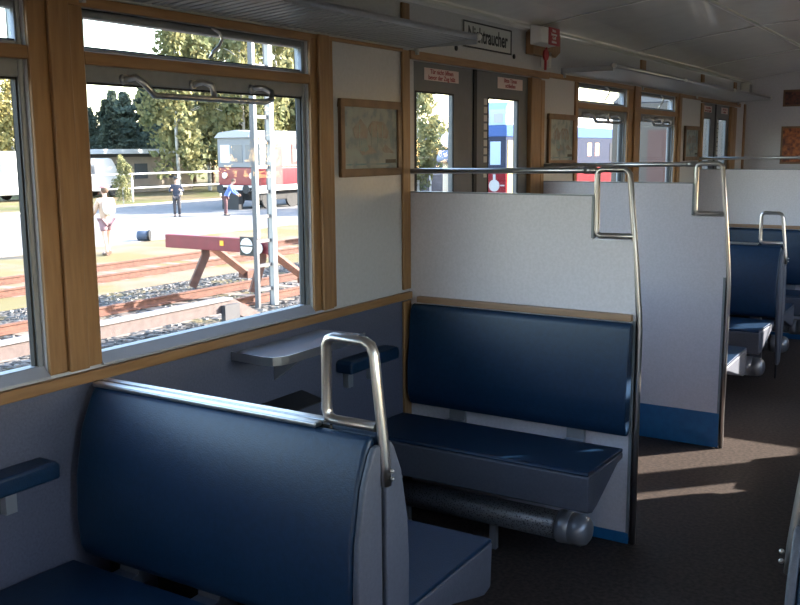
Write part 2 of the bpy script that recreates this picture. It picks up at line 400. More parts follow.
def partition(y, face, label, flip=False, kick_front=.05, kick_back=.20, strip=True):
    """tall screen across the seats; face = -1 when its bench side looks towards -y"""
    g = 'tall white partition screens'
    t = thing('partition_screen', label, 'partition', (.55, y, 0), g, flip)
    zt, zr, zh, h = 1.478, 1.588, 1.305, .20
    xs = XW-h-.01
    m = MB(flip); m.prism([(.0, .03), (XW-.012, .03), (XW-.012, .97), (XW-.035, zh-.006), (xs, zh-.006), (xs, zt), (.0, zt)], 'y', y-.014, y+.014)
    m.build('panel', M['partition'], t)
    for s, kz in ((face, kick_front), (-face, kick_back)):
        MB(flip).box(0, XW-.014, min(y+s*.0142, y+s*.02), max(y+s*.0142, y+s*.02), .003, kz).build('kick_plate', M['bluekick'], t)
    # aisle post and handle loop in one bent tube
    r = .0125
    def loop(): 
        xt = XW-.062
        pts = [(XW, y, .001), (XW, y, .5), (XW, y, .93), (XW-.004, y, 1.0), (XW-.022, y, 1.2)]
        pts += [(xt+.002, y, zr-.02), (xt-.008, y, zr-.006), (xt-.022, y, zr)]
        pts += [(xs+.035, y, zr), (xs+.018, y, zr-.005), (xs+.012, y, zr-.02)]
        pts += [(xs+.012, y, zh+.03), (xs+.018, y, zh+.016), (xs+.032, y, zh+.01), (XW-.034, y, zh+.012)]
        return pts
    MB(flip).tube(loop(), r, 12, sx=1.15).build('grab_handle', M['chrome'], t)
    m = MB(flip); m.tube([(.0, y, zr-.012), (xs-.02, y, zr-.004), (xs+.01, y, zr-.004)], .0125, 12); m.lathe((xs-.045, y, zr-.004), (1, 0, 0), [(0, .015), (.05, .015)], 12)
    m.build('handrail', M['steel'], t)
    m = MB(flip); m.box(xs-.004, xs+.006, y-.016, y+.016, zh, zt); m.box(0, xs, y-.0155, y+.0155, zt, zt+.006); m.box(XW-.026, XW-.012, y-.017, y+.017, .03, .97)
    m.build('edge_trim', M['alu'], t)
    return t

def wall_bench(y, s, label, flip=False, depth=.5):
    """bench fixed to a partition at y, facing direction s"""
    t = thing('facing_bench', label, 'bench seat', (.55, y+s*.3, 0), None, flip)
    yb = y+s*.023
    backrest(t, yb, yb+s*.018, s, .488, .965, .035, XW-.016, flip)
    cushion(t, yb+s*.085, s, depth-.108, flip=flip)
    MB(flip).box(.06, XW-.02, min(yb, yb+s*.03), max(yb, yb+s*.03), .972, 1.0).build('back_cap', M['woodp'], t, bevel=.003)
    for x in (.27, .85):
        m = MB(flip); m.prism([(yb, .40), (yb+s*.12, .405), (yb+s*.12, .432), (yb+s*.02, .44), (yb+s*.014, .52), (yb, .52)], 'x', x-.04, x+.04)
        m.build('bracket', M['steelgrey'], t)
    return t

def double_bench(y, label, flip=False):
    t = thing('double_bench', label, 'bench seat', (.55, y, 0), 'low back-to-back benches', flip)
    z1 = .972
    for s in (-1, 1):
        prof = [(y+s*.006, z1), (y+s*.032, z1), (y+s*.05, z1-.03), (y+s*.088, .86), (y+s*.118, .72), (y+s*.125, .59), (y+s*.118, .50), (y+s*.10, .462), (y+s*.05, .455), (y+s*.012, .462)]
        MB(flip).prism(prof, 'x', .03, XS-.036).build('backrest', M['blue'], t, bevel=.014, seg=3)
        side = [(y+s*.010, z1-.02), (y+s*.034, z1-.02), (y+s*.05, z1-.04), (y+s*.084, .86), (y+s*.113, .72), (y+s*.12, .60), (y+s*.118, .48), (y+s*.10, .30), (y+s*.05, .12), (y+s*.010, .10)]
        MB(flip).prism(side, 'x', XS-.0355, XS-.016).build('side_panel', M['greyv'], t, bevel=.006)
        cushion(t, y+s*.13, s, .52, flip=flip, x1=1.04)
    # aluminium rail along the top of both backs
    m = MB(flip); m.box(.03, .875, y-.034, y-.004, z1, z1+.014); m.box(.03, .875, y+.006, y+.034, z1, z1+.014)
    m.build('top_rail', M['steel'], t, bevel=.004)
    MB(flip).box(.03, .90, y-.006, y+.006, .30, z1+.006).build('centre_board', M['rubber'], t)
    r = .0125
    pts = [(XS-.010, y, .845), (XS-.012, y, .90), (XS-.02, y, .98), (XS-.034, y, 1.10), (XS-.042, y, 1.175), (XS-.052, y, 1.197), (XS-.07, y, 1.206), (.915, y, 1.208), (.898, y, 1.202), (.89, y, 1.185), (.888, y, 1.02), (.892, y, 1.0), (.907, y, .992), (XS-.036, y, .992)]
    MB(flip).tube(pts, .0125, 12, sx=1.35).build('grab_handle', M['chrome'], t)
    m = MB(flip); m.box(XS-.040, XS-.030, y-.0095, y+.0095, .001, .93); m.build('post_channel', M['rubber'], t)
    for zz in (.885, .865):
        MB(flip).ball((XS+.008, y, zz), .0055, 6).build('rivet', M['chrome'], t)
    for x in (.2, .52, .9):
        m = MB(flip); m.prism([(y-.02, .001), (y+.02, .001), (y+.02, .40), (y+.135, .41), (y+.135, .435), (y+.08, .436), (y+.07, .476), (y-.07, .476), (y-.08, .436), (y-.135, .435), (y-.135, .41), (y-.02, .40)], 'x', x-.04, x+.04)
        m.build('bracket', M['greyv'], t)
    return t

Y1, Y2, Y3, S1, S2 = 0., 1.535, 5.0, -1.87, 3.40
partition(Y1, -1, 'tall white partition screen with chrome handle behind the nearest facing blue bench')
wall_bench(Y1, -1, 'blue bench with grey sides facing the camera, below the nearest white partition')
partition(Y2, 1, 'tall white partition screen with blue kick plate across the aisle side of the door area')
wall_bench(Y2, 1, 'blue bench beyond the door area, only its grey end showing past the second partition', depth=.64)
partition(Y3, -1, 'farthest white partition screen, its handrail under the orange poster')
wall_bench(Y3, -1, 'farthest blue bench fixed below the farthest white partition', depth=.55)
double_bench(S1, 'large low double bench in the foreground with blue back and chrome handle')
double_bench(S2, 'distant low double bench with thin chrome handle seen past the second partition')
heater(.05, 1.045, -.345, .165, 'perforated grey heater tube under the nearest facing blue bench')
heater(.05, 1.045, S2-.42, .165, 'distant heater tube with shiny round cap under the near side of the far double bench')
heater(.05, 1.045, S2+.47, .165, 'far heater tube cap on the rear side of the far double bench')
heater(.05, 1.045, Y3-.30, .165, 'farthest heater tube, below the farthest partition bench at the right edge')
heater(.05, 1.03, S1+.40, .165, 'heater tube under the rear seat of the foreground double bench')
heater(.05, 1.03, S1-.40, .165, 'heater tube under the front seat of the foreground double bench')
heater(.05, .97, Y2+.40, .165, 'heater tube under the bench just beyond the door area')
# right side of the aisle
double_bench(S1, 'low double bench across the aisle, at the lower right edge, chrome handle beside it', True)
partition(Y1, -1, 'white partition screen on the right side of the aisle, first from the camera', True)
wall_bench(Y1, -1, 'blue bench on the right side of the aisle, by the first partition', True)
partition(Y2, 1, 'white partition screen on the right side of the aisle, second from the camera', True)
wall_bench(Y2, 1, 'blue bench on the right side beyond the door area', True, depth=.64)
double_bench(S2, 'low double bench on the right side of the aisle, farther one', True)
partition(Y3, -1, 'white partition screen on the right side of the aisle, farthest from the camera', True)

# ------------------------------------------------------------------ armrests, little table, bin
def armrest(y0, y1, label, z=.80, flip=False, x1=.085):
    t = thing('armrest', label, 'armrest', (.0, (y0+y1)/2, z-.06), 'wall armrests', flip)
    MB(flip).prism([(y0, z-.055), (y1, z-.055), (y1+.0, z-.01), (y1-.015, z), (y0+.015, z), (y0, z-.01)], 'x', .001, x1).build('pad', M['blue'], t, bevel=.01, seg=3)
    for yy in (y0+.16*(y1-y0)*1.2, y1-.13):
        MB(flip).box(.001, .03, yy-.018, yy+.018, z-.13, z-.055).build('bracket', M['steelgrey'], t, bevel=.002)
armrest(-2.52, -2.075, 'blue padded armrest on the slate wall at the left edge, beside the front seat')
armrest(-.62, -.24, 'dark blue armrest on the wall, seen through the foreground chrome handle')
armrest(-1.66, -1.28, 'armrest on the wall directly behind the foreground double bench', z=.78)
armrest(1.8, 2.2, 'armrest on the wall beside the bench beyond the door area')
armrest(2.75, 3.2, 'armrest on the wall before the far double bench')
t = thing('folding_table', 'small grey folding table with shiny metal edge below the large window', 'table', (0, -1.0, .90))
pl = [(.001, -1.30), (.001, -.72), (.20, -.72)]+[(.17+.05*math.cos(a), -1.255+.05*math.sin(a)) for a in [math.radians(d) for d in (0, -25, -50, -75, -90)]]+[(.06, -1.305)]
MB().prism([(.001, -1.255), (.001, -.72), (.222, -.72), (.222, -1.20), (.214, -1.232), (.195, -1.255), (.16, -1.265)], 'z', .932, .952).build('table_top', mat('table_grey_laminate', (.32, .335, .38), rough=.15, coat=.6), t, bevel=.002)
rim = [(.002, -1.257, .94), (.16, -1.267, .94), (.197, -1.257, .94), (.216, -1.233, .94), (.225, -1.20, .94), (.225, -.72, .94)]
m = MB()
for a, b in zip(rim, rim[1:]):
    m.prism([(a[0], a[1]), (b[0], b[1]), (b[0]-.004, b[1]+.004), (a[0]-.004+(.004 if a[0] < .01 else 0), a[1]+.004)], 'z', .925, .956)
m.build('metal_rim', M['chrome'], t)
m = MB(); m.prism([(.001, .925), (.17, .925), (.001, .80)], 'y', -1.02, -1.0); m.build('bracket', M['steelgrey'], t)
t = thing('waste_bin', 'small dark waste bin on the wall below the folding table', 'bin', (0, -.95, .55))
MB().prism([(.001, .42), (.08, .42), (.10, .69), (.001, .69)], 'y', -1.10, -.86).build('bin_body', M['greyv'], t, bevel=.006)
MB().prism([(.001, .692), (.115, .692), (.115, .70), (.001, .725)], 'y', -1.11, -.85).build('lid', M['dark'], t, bevel=.003)

# ------------------------------------------------------------------ luggage racks
def rack(y0, y1, label, flip=False):
    t = thing('luggage_rack', label, 'luggage rack', (0, (y0+y1)/2, 2.13), 'overhead luggage racks', flip)
    m = MB(flip); y = y0+.02
    while y < y1-.01:
        m.prism([(.012, 2.128), (.315, 2.150), (.315, 2.160), (.012, 2.138)], 'y', y, y+.028); y += .042
    m.build('slat_panel', M['rack'], t)
    m = MB(flip); m.tube([(.325, y0, 2.158), (.325, y1, 2.158)], .013, 10); m.build('front_rail', M['steel'], t)
    m = MB(flip); m.box(.001, .014, y0, y1, 2.122, 2.145); m.box(.001, .33, y0, y0+.012, 2.128, 2.158); m.box(.001, .33, y1-.012, y1, 2.128, 2.158); m.build('frame', M['rack'], t)
    yy = [y0+.006, y1-.006]+[y0+(y1-y0)*k for k in (.33, .66)]
    m = MB(flip)
    for y in yy: m.ball((.336, y, 2.158), .016, 6)
    m.build('rail_cap', M['white'], t)
    for y in yy:
        m = MB(flip); m.box(.001, .03, y-.008, y+.008, 2.10, 2.128); m.ball((.02, y, 2.118), .014, 6)
        m.build('bracket', M['rack'], t)
rack(-5.5, .03, 'grey slatted luggage rack over the large windows at top left')
rack(1.76, 6.35, 'grey slatted luggage rack over the far windows')
rack(-5.5, .03, 'slatted luggage rack on the right side wall, nearer one', True)
rack(1.76, 6.35, 'slatted luggage rack on the right side wall, farther one', True)

# ------------------------------------------------------------------ pictures, sign, brake box
def picm():
    m = mat('faded_station_print', (.30, .34, .33), rough=.5)
    nt = m.node_tree; N = nt.nodes; L = nt.links; b = N['Principled BSDF']
    tc = N.new('ShaderNodeTexCoord'); n = N.new('ShaderNodeTexNoise'); n.inputs['Scale'].default_value = 16; n.inputs['Detail'].default_value = 5
    L.new(tc.outputs['Object'], n.inputs['Vector'])
    r = N.new('ShaderNodeValToRGB'); e = r.color_ramp.elements; e[0].position = .3; e[0].color = (.10, .145, .17, 1); e[1].position = .62; e[1].color = (.27, .32, .33, 1)
    a = e.new(.42); a.color = (.15, .20, .23, 1); c = e.new(.5); c.color = (.24, .28, .29, 1)
    L.new(n.outputs['Fac'], r.inputs['Fac']); L.new(r.outputs['Color'], b.inputs['Base Color']); return m
M['print'] = picm()
M['printbrown'] = mat('print_brown_ink', (.13, .10, .095), rough=.4, col2=(.19, .20, .20), nscale=40)
M['printblue'] = mat('print_teal_ink', (.08, .19, .23), rough=.4, col2=(.2, .24, .24), nscale=30)
def picture(y0, y1, z0, z1, label, fr=.032, detail=True):
    t = thing('framed_picture', label, 'picture', (.001, (y0+y1)/2, z0), 'framed prints on the window wall')
    m = MB()
    for a in ((y0, y1, z0, z0+fr), (y0, y1, z1-fr, z1), (y0, y0+fr*.85, z0+fr, z1-fr), (y1-fr*.85, y1, z0+fr, z1-fr)): m.box(.001, .02, *a)
    m.build('frame', M['woodp2'], t, bevel=.003)
    MB().box(.001, .010, y0+fr*.8, y1-fr*.8, z0+fr*.95, z1-fr*.95).build('print', M['print'], t)
    if detail:
        w, h = y1-y0, z1-z0; P = lambda u, v: (y0+u*w, z0+v*h)
        m = MB(); 
        m.prism([P(.2, .62), P(.33, .75), P(.45, .62), P(.43, .5), P(.24, .5)], 'x', .0101, .0106)
        m.prism([P(.45, .64), P(.52, .73), P(.72, .72), P(.8, .6), P(.77, .5), P(.5, .52)], 'x', .0101, .0106)
        m.prism([P(.3, .34), P(.4, .42), P(.5, .40), P(.6, .31), P(.35, .28)], 'x', .0101, .0106)
        m.prism([P(.68, .36), P(.74, .42), P(.9, .30), P(.72, .31)], 'x', .0101, .0106)
        m.build('print_buildings', M['printbrown'], t)
        m = MB(); m.prism([P(.32, .34), P(.33, .48), P(.42, .47), P(.46, .36), P(.4, .32)], 'x', .0107, .0110); m.prism([P(.1, .15), P(.88, .15), P(.88, .17), P(.1, .17)], 'x', .0101, .0106)
        for u in (.3, .5, .6, .68, .83): m.prism([P(u, .38), P(u+.012, .38), P(u+.02, .68), P(u, .68)], 'x', .0107, .0110)
        m.build('print_figures', M['printblue'], t)
        m = MB(); m.prism([P(.74, .17), P(.92, .17), P(.92, .22), P(.74, .22)], 'x', .0107, .0112); m.build('print_caption', M['black'], t)
M['woodp2'] = wood('brown_picture_frame', (.20, .11, .055), (.13, .07, .035), (8, 8, 8))
picture(-.572, -.108, 1.562, 1.884, 'brown framed print of houses and trees on the wall beside the large window')
picture(1.56, 1.975, 1.57, 1.882, 'brown framed print just past the double doors, above the second partition')
picture(4.49, 4.95, 1.562, 1.86, 'small distant framed print between the far windows and the far doors')
t = thing('wall_sign', 'white sign with black border reading Nichtraucher above the near doors', 'sign', (.001, .77, 2.18))
MB().box(.001, .008, .49, 1.045, 2.178, 2.308).build('sign_plate', M['signw'], t)
m = MB()
for a in ((.49, 1.045, 2.178, 2.186), (.49, 1.045, 2.300, 2.308), (.49, .502, 2.186, 2.300), (1.033, 1.045, 2.186, 2.300)): m.box(.008, .0095, *a)
m.build('sign_border', M['black'], t)
text_mesh('Nichtraucher', .105, M['black'], t, 'lettering', (.008, .768, 2.212), (0, 1, 0), (0, 0, 1), sx=.80, align='CENTER')
for y, z in ((.43, 2.165), (1.09, 2.175)):
    tag(MB().lathe((.0, y, z), (1, 0, 0), [(0, .013), (.006, .013), (.008, .008)], 12).build('screw_cap', M['black'], loc=(0, y, z)), 'small dark screw cap on the wall, %s the Nichtraucher sign' % ('to the lower left of' if y < .7 else 'to the lower right of'), 'screw')
t = thing('emergency_brake', 'white emergency brake box with red label on a wooden board above the doors', 'emergency brake', (.001, 1.36, 2.2))
MB().prism([(1.24, 2.20), (1.56, 2.20), (1.63, 2.235), (1.63, 2.33), (1.57, 2.355), (1.31, 2.355), (1.24, 2.32)], 'x', .002, .05).build('backing_board', M['wood'], t, bevel=.003)
MB().prism([(.0505, 2.245), (.12, 2.255), (.12, 2.34), (.0505, 2.355)], 'y', 1.19, 1.43).build('housing', M['white'], t, bevel=.006)
q = MB().prism([(.1205, 2.25), (.123, 2.25), (.123, 2.345), (.1205, 2.345)], 'y', 1.285, 1.44).build('red_label', M['redlab'], t); q['label'] = 'red label with white lines of writing'
for i, l in enumerate(('Not-', 'bremse', 'Griff', 'ziehen')):
    text_mesh(l, .022, M['white'], t, 'lettering', (.123, 1.36, 2.322-i*.020), (0, 1, 0), (0, 0, 1), sx=1.2, align='CENTER')
m = MB(); m.tube([(.06, 1.40, 2.26), (.06, 1.40, 2.235)], .006, 8); m.lathe((.05, 1.40, 2.205), (1, 0, 0), [(0, .032), (.012, .032)], 16); m.tube([(.055, 1.40, 2.175), (.055, 1.40, 2.12)], .008, 8)
m.build('pull_handle', M['redlab'], t)
MB().box(.001, .05, 1.46, 1.50, 2.14, 2.23).build('cable_cover', M['white'], t, bevel=.004)
# far wall posters
m_or = mat('orange_brown_poster', (.42, .12, .03), rough=.5, col2=(.10, .02, .012), nscale=26, detail=6)
for (x0, x1, z0, z1, mm, lb) in ((.375, .80, 1.50, 1.885, m_or, 'orange and brown poster on the far end wall'), (.375, .66, 2.085, 2.255, M['redbrown'] if 'redbrown' in M else mat('dark_red_brown_poster', (.16, .05, .03), rough=.5, col2=(.05, .02, .02), nscale=40), 'small dark red poster high on the far end wall')):
    t = thing('poster', lb, 'poster', ((x0+x1)/2, YE, z0))
    MB().box(x0, x1, YE-.012, YE-.001, z0, z1).build('frame', M['woodp2'], t, bevel=.002)
    MB().box(x0+.02, x1-.02, YE-.014, YE-.0121, z0+.02, z1-.02).build('print', mm, t)
t = thing('wall_speaker', 'small white box mounted in the far corner at the end of the rack', 'speaker', (.02, 6.5, 2.2))
MB().box(.001, .09, 6.5, 6.62, 2.2, 2.33).build('housing', M['white'], t, bevel=.01)
MB().box(.09, .094, 6.515, 6.605, 2.22, 2.31).build('grille', M['steelgrey'], t)

# ================================================================== outside
def gmat(name, c1, c2, sc, c3=None, sc3=1., bump=.4):
    m = mat(name, c1, rough=.95, spec=.1, col2=c2, nscale=sc, detail=8)
    nt = m.node_tree; N = nt.nodes; L = nt.links; b = N['Principled BSDF']
    src = [l.from_socket for l in nt.links if l.to_socket == b.inputs['Base Color']][0]
    tc = N.new('ShaderNodeTexCoord')
    if c3:
        n = N.new('ShaderNodeTexNoise'); n.inputs['Scale'].default_value = sc3; n.inputs['Detail'].default_value = 5
        L.new(tc.outputs['Object'], n.inputs['Vector']); r = N.new('ShaderNodeValToRGB'); r.color_ramp.elements[0].position = .48; r.color_ramp.elements[1].position = .58
        L.new(n.outputs['Fac'], r.inputs['Fac']); mx = N.new('ShaderNodeMix'); mx.data_type = 'RGBA'
        L.new(r.outputs['Color'], mx.inputs[0]); L.new(src, mx.inputs[6]); mx.inputs[7].default_value = (*c3, 1); L.new(mx.outputs[2], b.inputs['Base Color'])
    return m
def stone_mat():
    m = mat('railway_ballast', (.3, .3, .3), rough=.95, spec=.1)
    nt = m.node_tree; N = nt.nodes; L = nt.links; b = N['Principled BSDF']; tc = N.new('ShaderNodeTexCoord')
    v = N.new('ShaderNodeTexVoronoi'); v.inputs['Scale'].default_value = 11; L.new(tc.outputs['Object'], v.inputs['Vector'])
    r = N.new('ShaderNodeValToRGB'); e = r.color_ramp.elements; e[0].color = (.018, .017, .017, 1); e[1].color = (.16, .148, .143, 1); a = e.new(.5); a.color = (.07, .065, .062, 1)
    hs = N.new('ShaderNodeSeparateColor'); L.new(v.outputs['Color'], hs.inputs[0]); L.new(hs.outputs[0], r.inputs['Fac'])
    n = N.new('ShaderNodeTexNoise'); n.inputs['Scale'].default_value = .9; n.inputs['Detail'].default_value = 6; L.new(tc.outputs['Object'], n.inputs['Vector'])
    r2 = N.new('ShaderNodeValToRGB'); r2.color_ramp.elements[0].position = .5; r2.color_ramp.elements[1].position = .6; L.new(n.outputs['Fac'], r2.inputs['Fac'])
    mx = N.new('ShaderNodeMix'); mx.data_type = 'RGBA'; L.new(r2.outputs['Color'], mx.inputs[0]); L.new(r.outputs['Color'], mx.inputs[6]); mx.inputs[7].default_value = (.11, .09, .05, 1)
    L.new(mx.outputs[2], b.inputs['Base Color'])
    bp = N.new('ShaderNodeBump'); bp.inputs['Strength'].default_value = 1; bp.inputs['Distance'].default_value = .06; bp.invert = True
    L.new(v.outputs['Distance'], bp.inputs['Height']); L.new(bp.outputs['Normal'], b.inputs['Normal'])
    return m
M['grass'] = gmat('dry_grass_and_sand', (.12, .095, .05), (.16, .13, .085), 1.6, (.11, .11, .045), .35)
M['sand'] = gmat('pale_sandy_ground', (.185, .145, .11), (.155, .12, .08), .9, (.14, .12, .06), .5)
M['paving'] = gmat('pale_concrete_paving', (.20, .195, .195), (.165, .16, .16), 3)
M['ballast'] = stone_mat()
M['asphalt'] = mat('grey_asphalt', (.18, .19, .23), rough=.9, noise=.1, nscale=4)
struct(MB().box(-130, 60, -60, 170, GZ-.5, GZ-.02).build('ground', M['grass']))
struct(MB().box(-11.9, -.3, -20, 60, GZ-.019, GZ).build('ground_ballast', M['ballast']))
struct(MB().box(-15.4, -11.901, -20, 60, GZ-.019, GZ+.005).build('ground_track_bed', M['sand']))
struct(MB().box(-19.3, -15.401, -20, 60, GZ-.019, GZ+.004).build('ground_verge', M['sand']))
struct(MB().box(-33.5, -19.301, -20, 75, GZ-.019, GZ+.02).build('ground_paved_yard', M['paving']))
# loose stones near the train
ST = [M['ballast']]
m = MB(); rs = random.Random(3)
for i in range(5200):
    x = rs.uniform(-11.8, -4.5); y = rs.uniform(.5, 15)
    if y-.6*(-x) < -3.5 or y > 1.9*(-x)+2: continue
    if min(abs(x+10), abs(x+8.62), abs(x+7.4)) < .17 or (abs(x+9.31) < 1.26 and y > 2.8 and abs((y-3+.325) % .65-.325) < .19) or (abs(x+8.3) < .2 and 8.3 < y < 9.2): continue
    r = rs.uniform(.02, .05)
    a, b, c = (r, 0, 0), (-r*.5, r*.87, 0), (-r*.5, -r*.87, 0); q = rs.uniform(0, 6.3)
    R2 = Matrix.Rotation(q, 3, 'Z'); base = [R2 @ Vector(k) for k in (a, b, c)]; top = Vector((rs.uniform(-.3, .3)*r, rs.uniform(-.3, .3)*r, r*rs.uniform(.6, 1.1)))
    vs_ = [Vector((x, y, GZ-.005))+k for k in base]+[Vector((x, y, GZ))+k*.7+Vector((0, 0, r*.55)) for k in base]
    m._add(vs_, [(0, 1, 4, 3), (1, 2, 5, 4), (2, 0, 3, 5), (3, 4, 5)], rs.choice((0, 0, 1, 2)))
tag(m.build('loose_gravel', [mat('grey_stone', (.105, .098, .094), rough=.9), mat('pale_stone', (.19, .18, .17), rough=.9), mat('dark_stone', (.035, .033, .033), rough=.9)], recalc=False), 'grey loose ballast stones scattered around the tracks outside', 'gravel', kind='stuff')

# rails
M['rust'] = mat('rusty_rail_steel', (.115, .046, .03), rough=.8, col2=(.07, .029, .019), nscale=9)
def rail(x, label, y0=-15, y1=60):
    p = [(x-.06, GZ+.0), (x+.06, GZ+.0), (x+.06, GZ+.02), (x+.012, GZ+.04), (x+.012, GZ+.11), (x+.034, GZ+.12), (x+.034, GZ+.15), (x-.034, GZ+.15), (x-.034, GZ+.12), (x-.012, GZ+.11), (x-.012, GZ+.04), (x-.06, GZ+.02)]
    o = MB().prism([(a-x, b-GZ) for a, b in p], 'y', y0, y1)
    o.v = [(v[0]+x, v[1], v[2]+GZ+.009) for v in o.v]
    return tag(o.build('rail', M['rust'], loc=(x, 0, GZ)), label, 'rail', 'rusty rails outside')
rail(-14.72, 'rusty rail farthest from the train, near the paved yard')
rail(-13.2, 'rusty rail second from the paved yard')
rail(-10.0, 'rusty rail under the far legs of the red buffer stop')
rail(-8.62, 'rusty rail under the near legs of the red buffer stop', 8.2)
M['sleeper'] = mat('weathered_sleeper', (.16, .12, .095), rough=.9, noise=.2, nscale=10)
for xc, nm, ya, yb in ((-13.96, 'outer track', 4, 22), (-9.31, 'buffer stop track', 3, 13)):
    y = ya; k = 0
    while y < yb:
        o = MB().box(xc-.93, xc+.93, y-.12, y+.12, GZ+.0055 if xc < -12 else GZ+.0005, GZ+.0075 if xc < -12 else GZ+.0045).build('sleeper', M['sleeper'], loc=(xc, y, GZ))
        tag(o, 'weathered wooden sleeper half buried under the rails of the %s' % nm, 'sleeper', 'sleepers of the %s' % nm); y += .65

# buffer stop
M['red'] = mat('dull_red_paint', (.17, .016, .026), rough=.5, noise=.12, nscale=6)
t = thing('buffer_stop', 'rusty buffer stop with a wide red beam on the track outside', 'buffer stop', (-9.4, 9.5, GZ))
MB().prism([(9.03, -.13), (9.16, -.13), (9.16, .12), (9.03, .12)], 'x', -11.02, -8.36).build('red_beam', M['red'], t, bevel=.01)
q = MB().box(-9.62, -9.53, 9.022, 9.028, -.03, .06).build('reflector', mat('amber_reflector', (.9, .42, .03), rough=.4), t)
def leg(x, xt):
    m = MB(); m.tube([(xt, 9.2, .03), (xt-.0, 9.2, -.25), (x-.0, 9.02, GZ+.16)], .11, 4, smooth=False, sx=.75); m.build('front_leg', M['rust'], t)
    m = MB(); m.tube([(xt, 9.22, .0), (x+.02, 10.6, GZ+.2)], .09, 4, smooth=False, sx=.75); m.box(x-.12, x+.12, 10.45, 10.8, GZ+.155, GZ+.30); m.build('brace', M['rust'], t)
leg(-10.35, -10.15); leg(-8.85, -8.78)
for x in (-8.95, -8.35): pass
m = MB(); m.box(-9.10, -8.78, 8.985, 9.02, -.18, .16); m.build('sign_board', M['black'], t)
m = MB(); m.lathe((-8.94, 8.985, .0), (0, -1, 0), [(0, .14), (.01, .14)], 20); m.build('white_disc', M['white'], t)
MB().box(-9.09, -8.79, 8.970, 8.974, -.015, .012).build('disc_bar', M['black'], t)
MB().lathe((-8.66, 9.03, -.03), (0, -1, 0), [(0, .05), (.05, .05), (.05, .10), (.07, .10)], 18).build('buffer_disc', M['white'], t)

# low timber guard rail
M['guard'] = mat('weathered_mauve_timber', (.085, .064, .062), rough=.85, noise=.15, nscale=12)
M['guardtop'] = mat('pale_timber_top', (.14, .135, .145), rough=.8)
t = thing('guard_rail', 'low weathered timber guard rail with pale top beside the tracks', 'guard rail', (-7.4, 5, GZ))
MB().box(-7.45, -7.35, -4, 6.78, -.72, -.545).build('rail_board', M['guard'], t)
MB().box(-7.5, -7.32, -4, 6.80, -.544, -.51).build('top_board', M['guardtop'], t)
m = MB(); m.prism([(6.78, -.545), (6.80, -.51), (7.75, -1.0), (7.75, -1.02), (7.45, -1.02), (6.78, -.72)], 'x', -7.45, -7.35); m.build('sloping_end', M['guard'], t)
for y in (6.72, 3.9, 1.1, -1.7): MB().box(-7.34, -7.26, y-.16, y+.16, GZ-.01, -.60).build('post', mat('grey_post', (.05, .05, .056), rough=.8) if y > 6.5 else M['guard'], t)

# signal mast with ladder
M['mastw'] = mat('white_mast_paint', (.34, .33, .315), rough=.5)
M['ladder'] = mat('grey_galvanised_ladder', (.09, .093, .105), rough=.5, metal=.3)
t = thing('signal_mast', 'white signal mast with a grey ladder in front of the large window', 'mast', (-8.3, 8.95, GZ))
MB().box(-8.34, -8.25, 8.9, 9.0, GZ, 6.5).build('mast_pole', M['mastw'], t)
m = MB(); m.box(-8.37, -8.34, 8.9, 9.0, GZ, 6.5); m.build('mast_back', M['ladder'], t)
m = MB(); m.box(-8.36, -8.28, 8.50, 8.56, GZ, 6.5); m.build('ladder_rail', M['ladder'], t)
m = MB(); m.box(-8.275, -8.255, 8.50, 8.56, GZ+1.2, 6.5); m.build('ladder_rail', M['mastw'], t)
z = GZ+.3
while z < 6.3:
    MB().box(-8.335, -8.295, 8.56, 8.9, z-.028, z+.028).build('rung', M['ladder'], t); z += .42

# white pipe fence
M['fencew'] = mat('white_pipe_paint', (.72, .72, .72), rough=.5)
def fence(x, y0, y1, label, h=1.5, step=3.4, mid=.75):
    t = thing('pipe_fence', label, 'fence', (x, (y0+y1)/2, GZ))
    for z in (GZ+h, GZ+mid): MB().tube([(x, y0, z), (x, y1, z)], .045, 8).build('fence_rail', M['fencew'], t)
    y = y0
    while y <= y1: MB().tube([(x, y, GZ), (x, y, GZ+h)], .05, 8).build('fence_post', M['fencew'], t); y += step
fence(-36.8, 18.0, 52, 'white two-rail pipe fence along the far side of the paved yard')
# kerb behind fence
struct(MB().box(-34.2, -33.5, -20, 75, GZ-.02, GZ+.08).build('ground_kerb', mat('pale_kerb_stone', (.55, .50, .44), rough=.9, noise=.1, nscale=3)))

# building
t = thing('low_building', 'long low building with a flat pale roof behind the white fence', 'building', (-47, 40, GZ))
MB().box(-54, -46, 36.6, 45.5, GZ, 1.35).build('wall', mat('cream_render', (.26, .22, .18), rough=.9, noise=.06, nscale=2), t)
MB().box(-54.6, -45.4, 36.0, 46.2, 1.55, 1.85).build('roof', mat('pale_roof_edge', (.50, .52, .55), rough=.6), t)
MB().box(-54.3, -45.9, 36.3, 45.8, 1.34, 1.56).build('eaves', mat('dark_eaves', (.05, .05, .055), rough=.8), t)
for y in (37.8, 40.2, 42.6): MB().box(-46.0, -45.96, y, y+1.1, -.1, .9).build('window', mat('dark_glass', (.08, .09, .10), rough=.2), t)
MB().box(-46.0, -45.95, 36.65, 37.1, GZ, 1.3).build('door', mat('brick_red', (.30, .10, .07), rough=.8), t)
t = thing('shed', 'dark grey shed with flat roof seen through the left door pane', 'shed', (-27, 50, GZ))
MB().box(-34, -27.2, 49, 58, GZ, 2.3).build('wall', mat('dark_weathered_boards', (.10, .09, .10), rough=.9, noise=.2, nscale=2), t)
MB().box(-34.4, -26.8, 48.6, 58.5, 2.31, 2.75).build('roof', mat('grey_felt_roof', (.22, .22, .24), rough=.8), t)
for y in (50.2, 52.8): MB().box(-27.2, -27.15, y, y+1.3, GZ, 1.5).build('door', mat('grey_door', (.20, .19, .2), rough=.8), t)
fence(-21.6, 34, 48, 'white two-rail fence seen through the left door pane', 1.7, 3.2, 1.45)
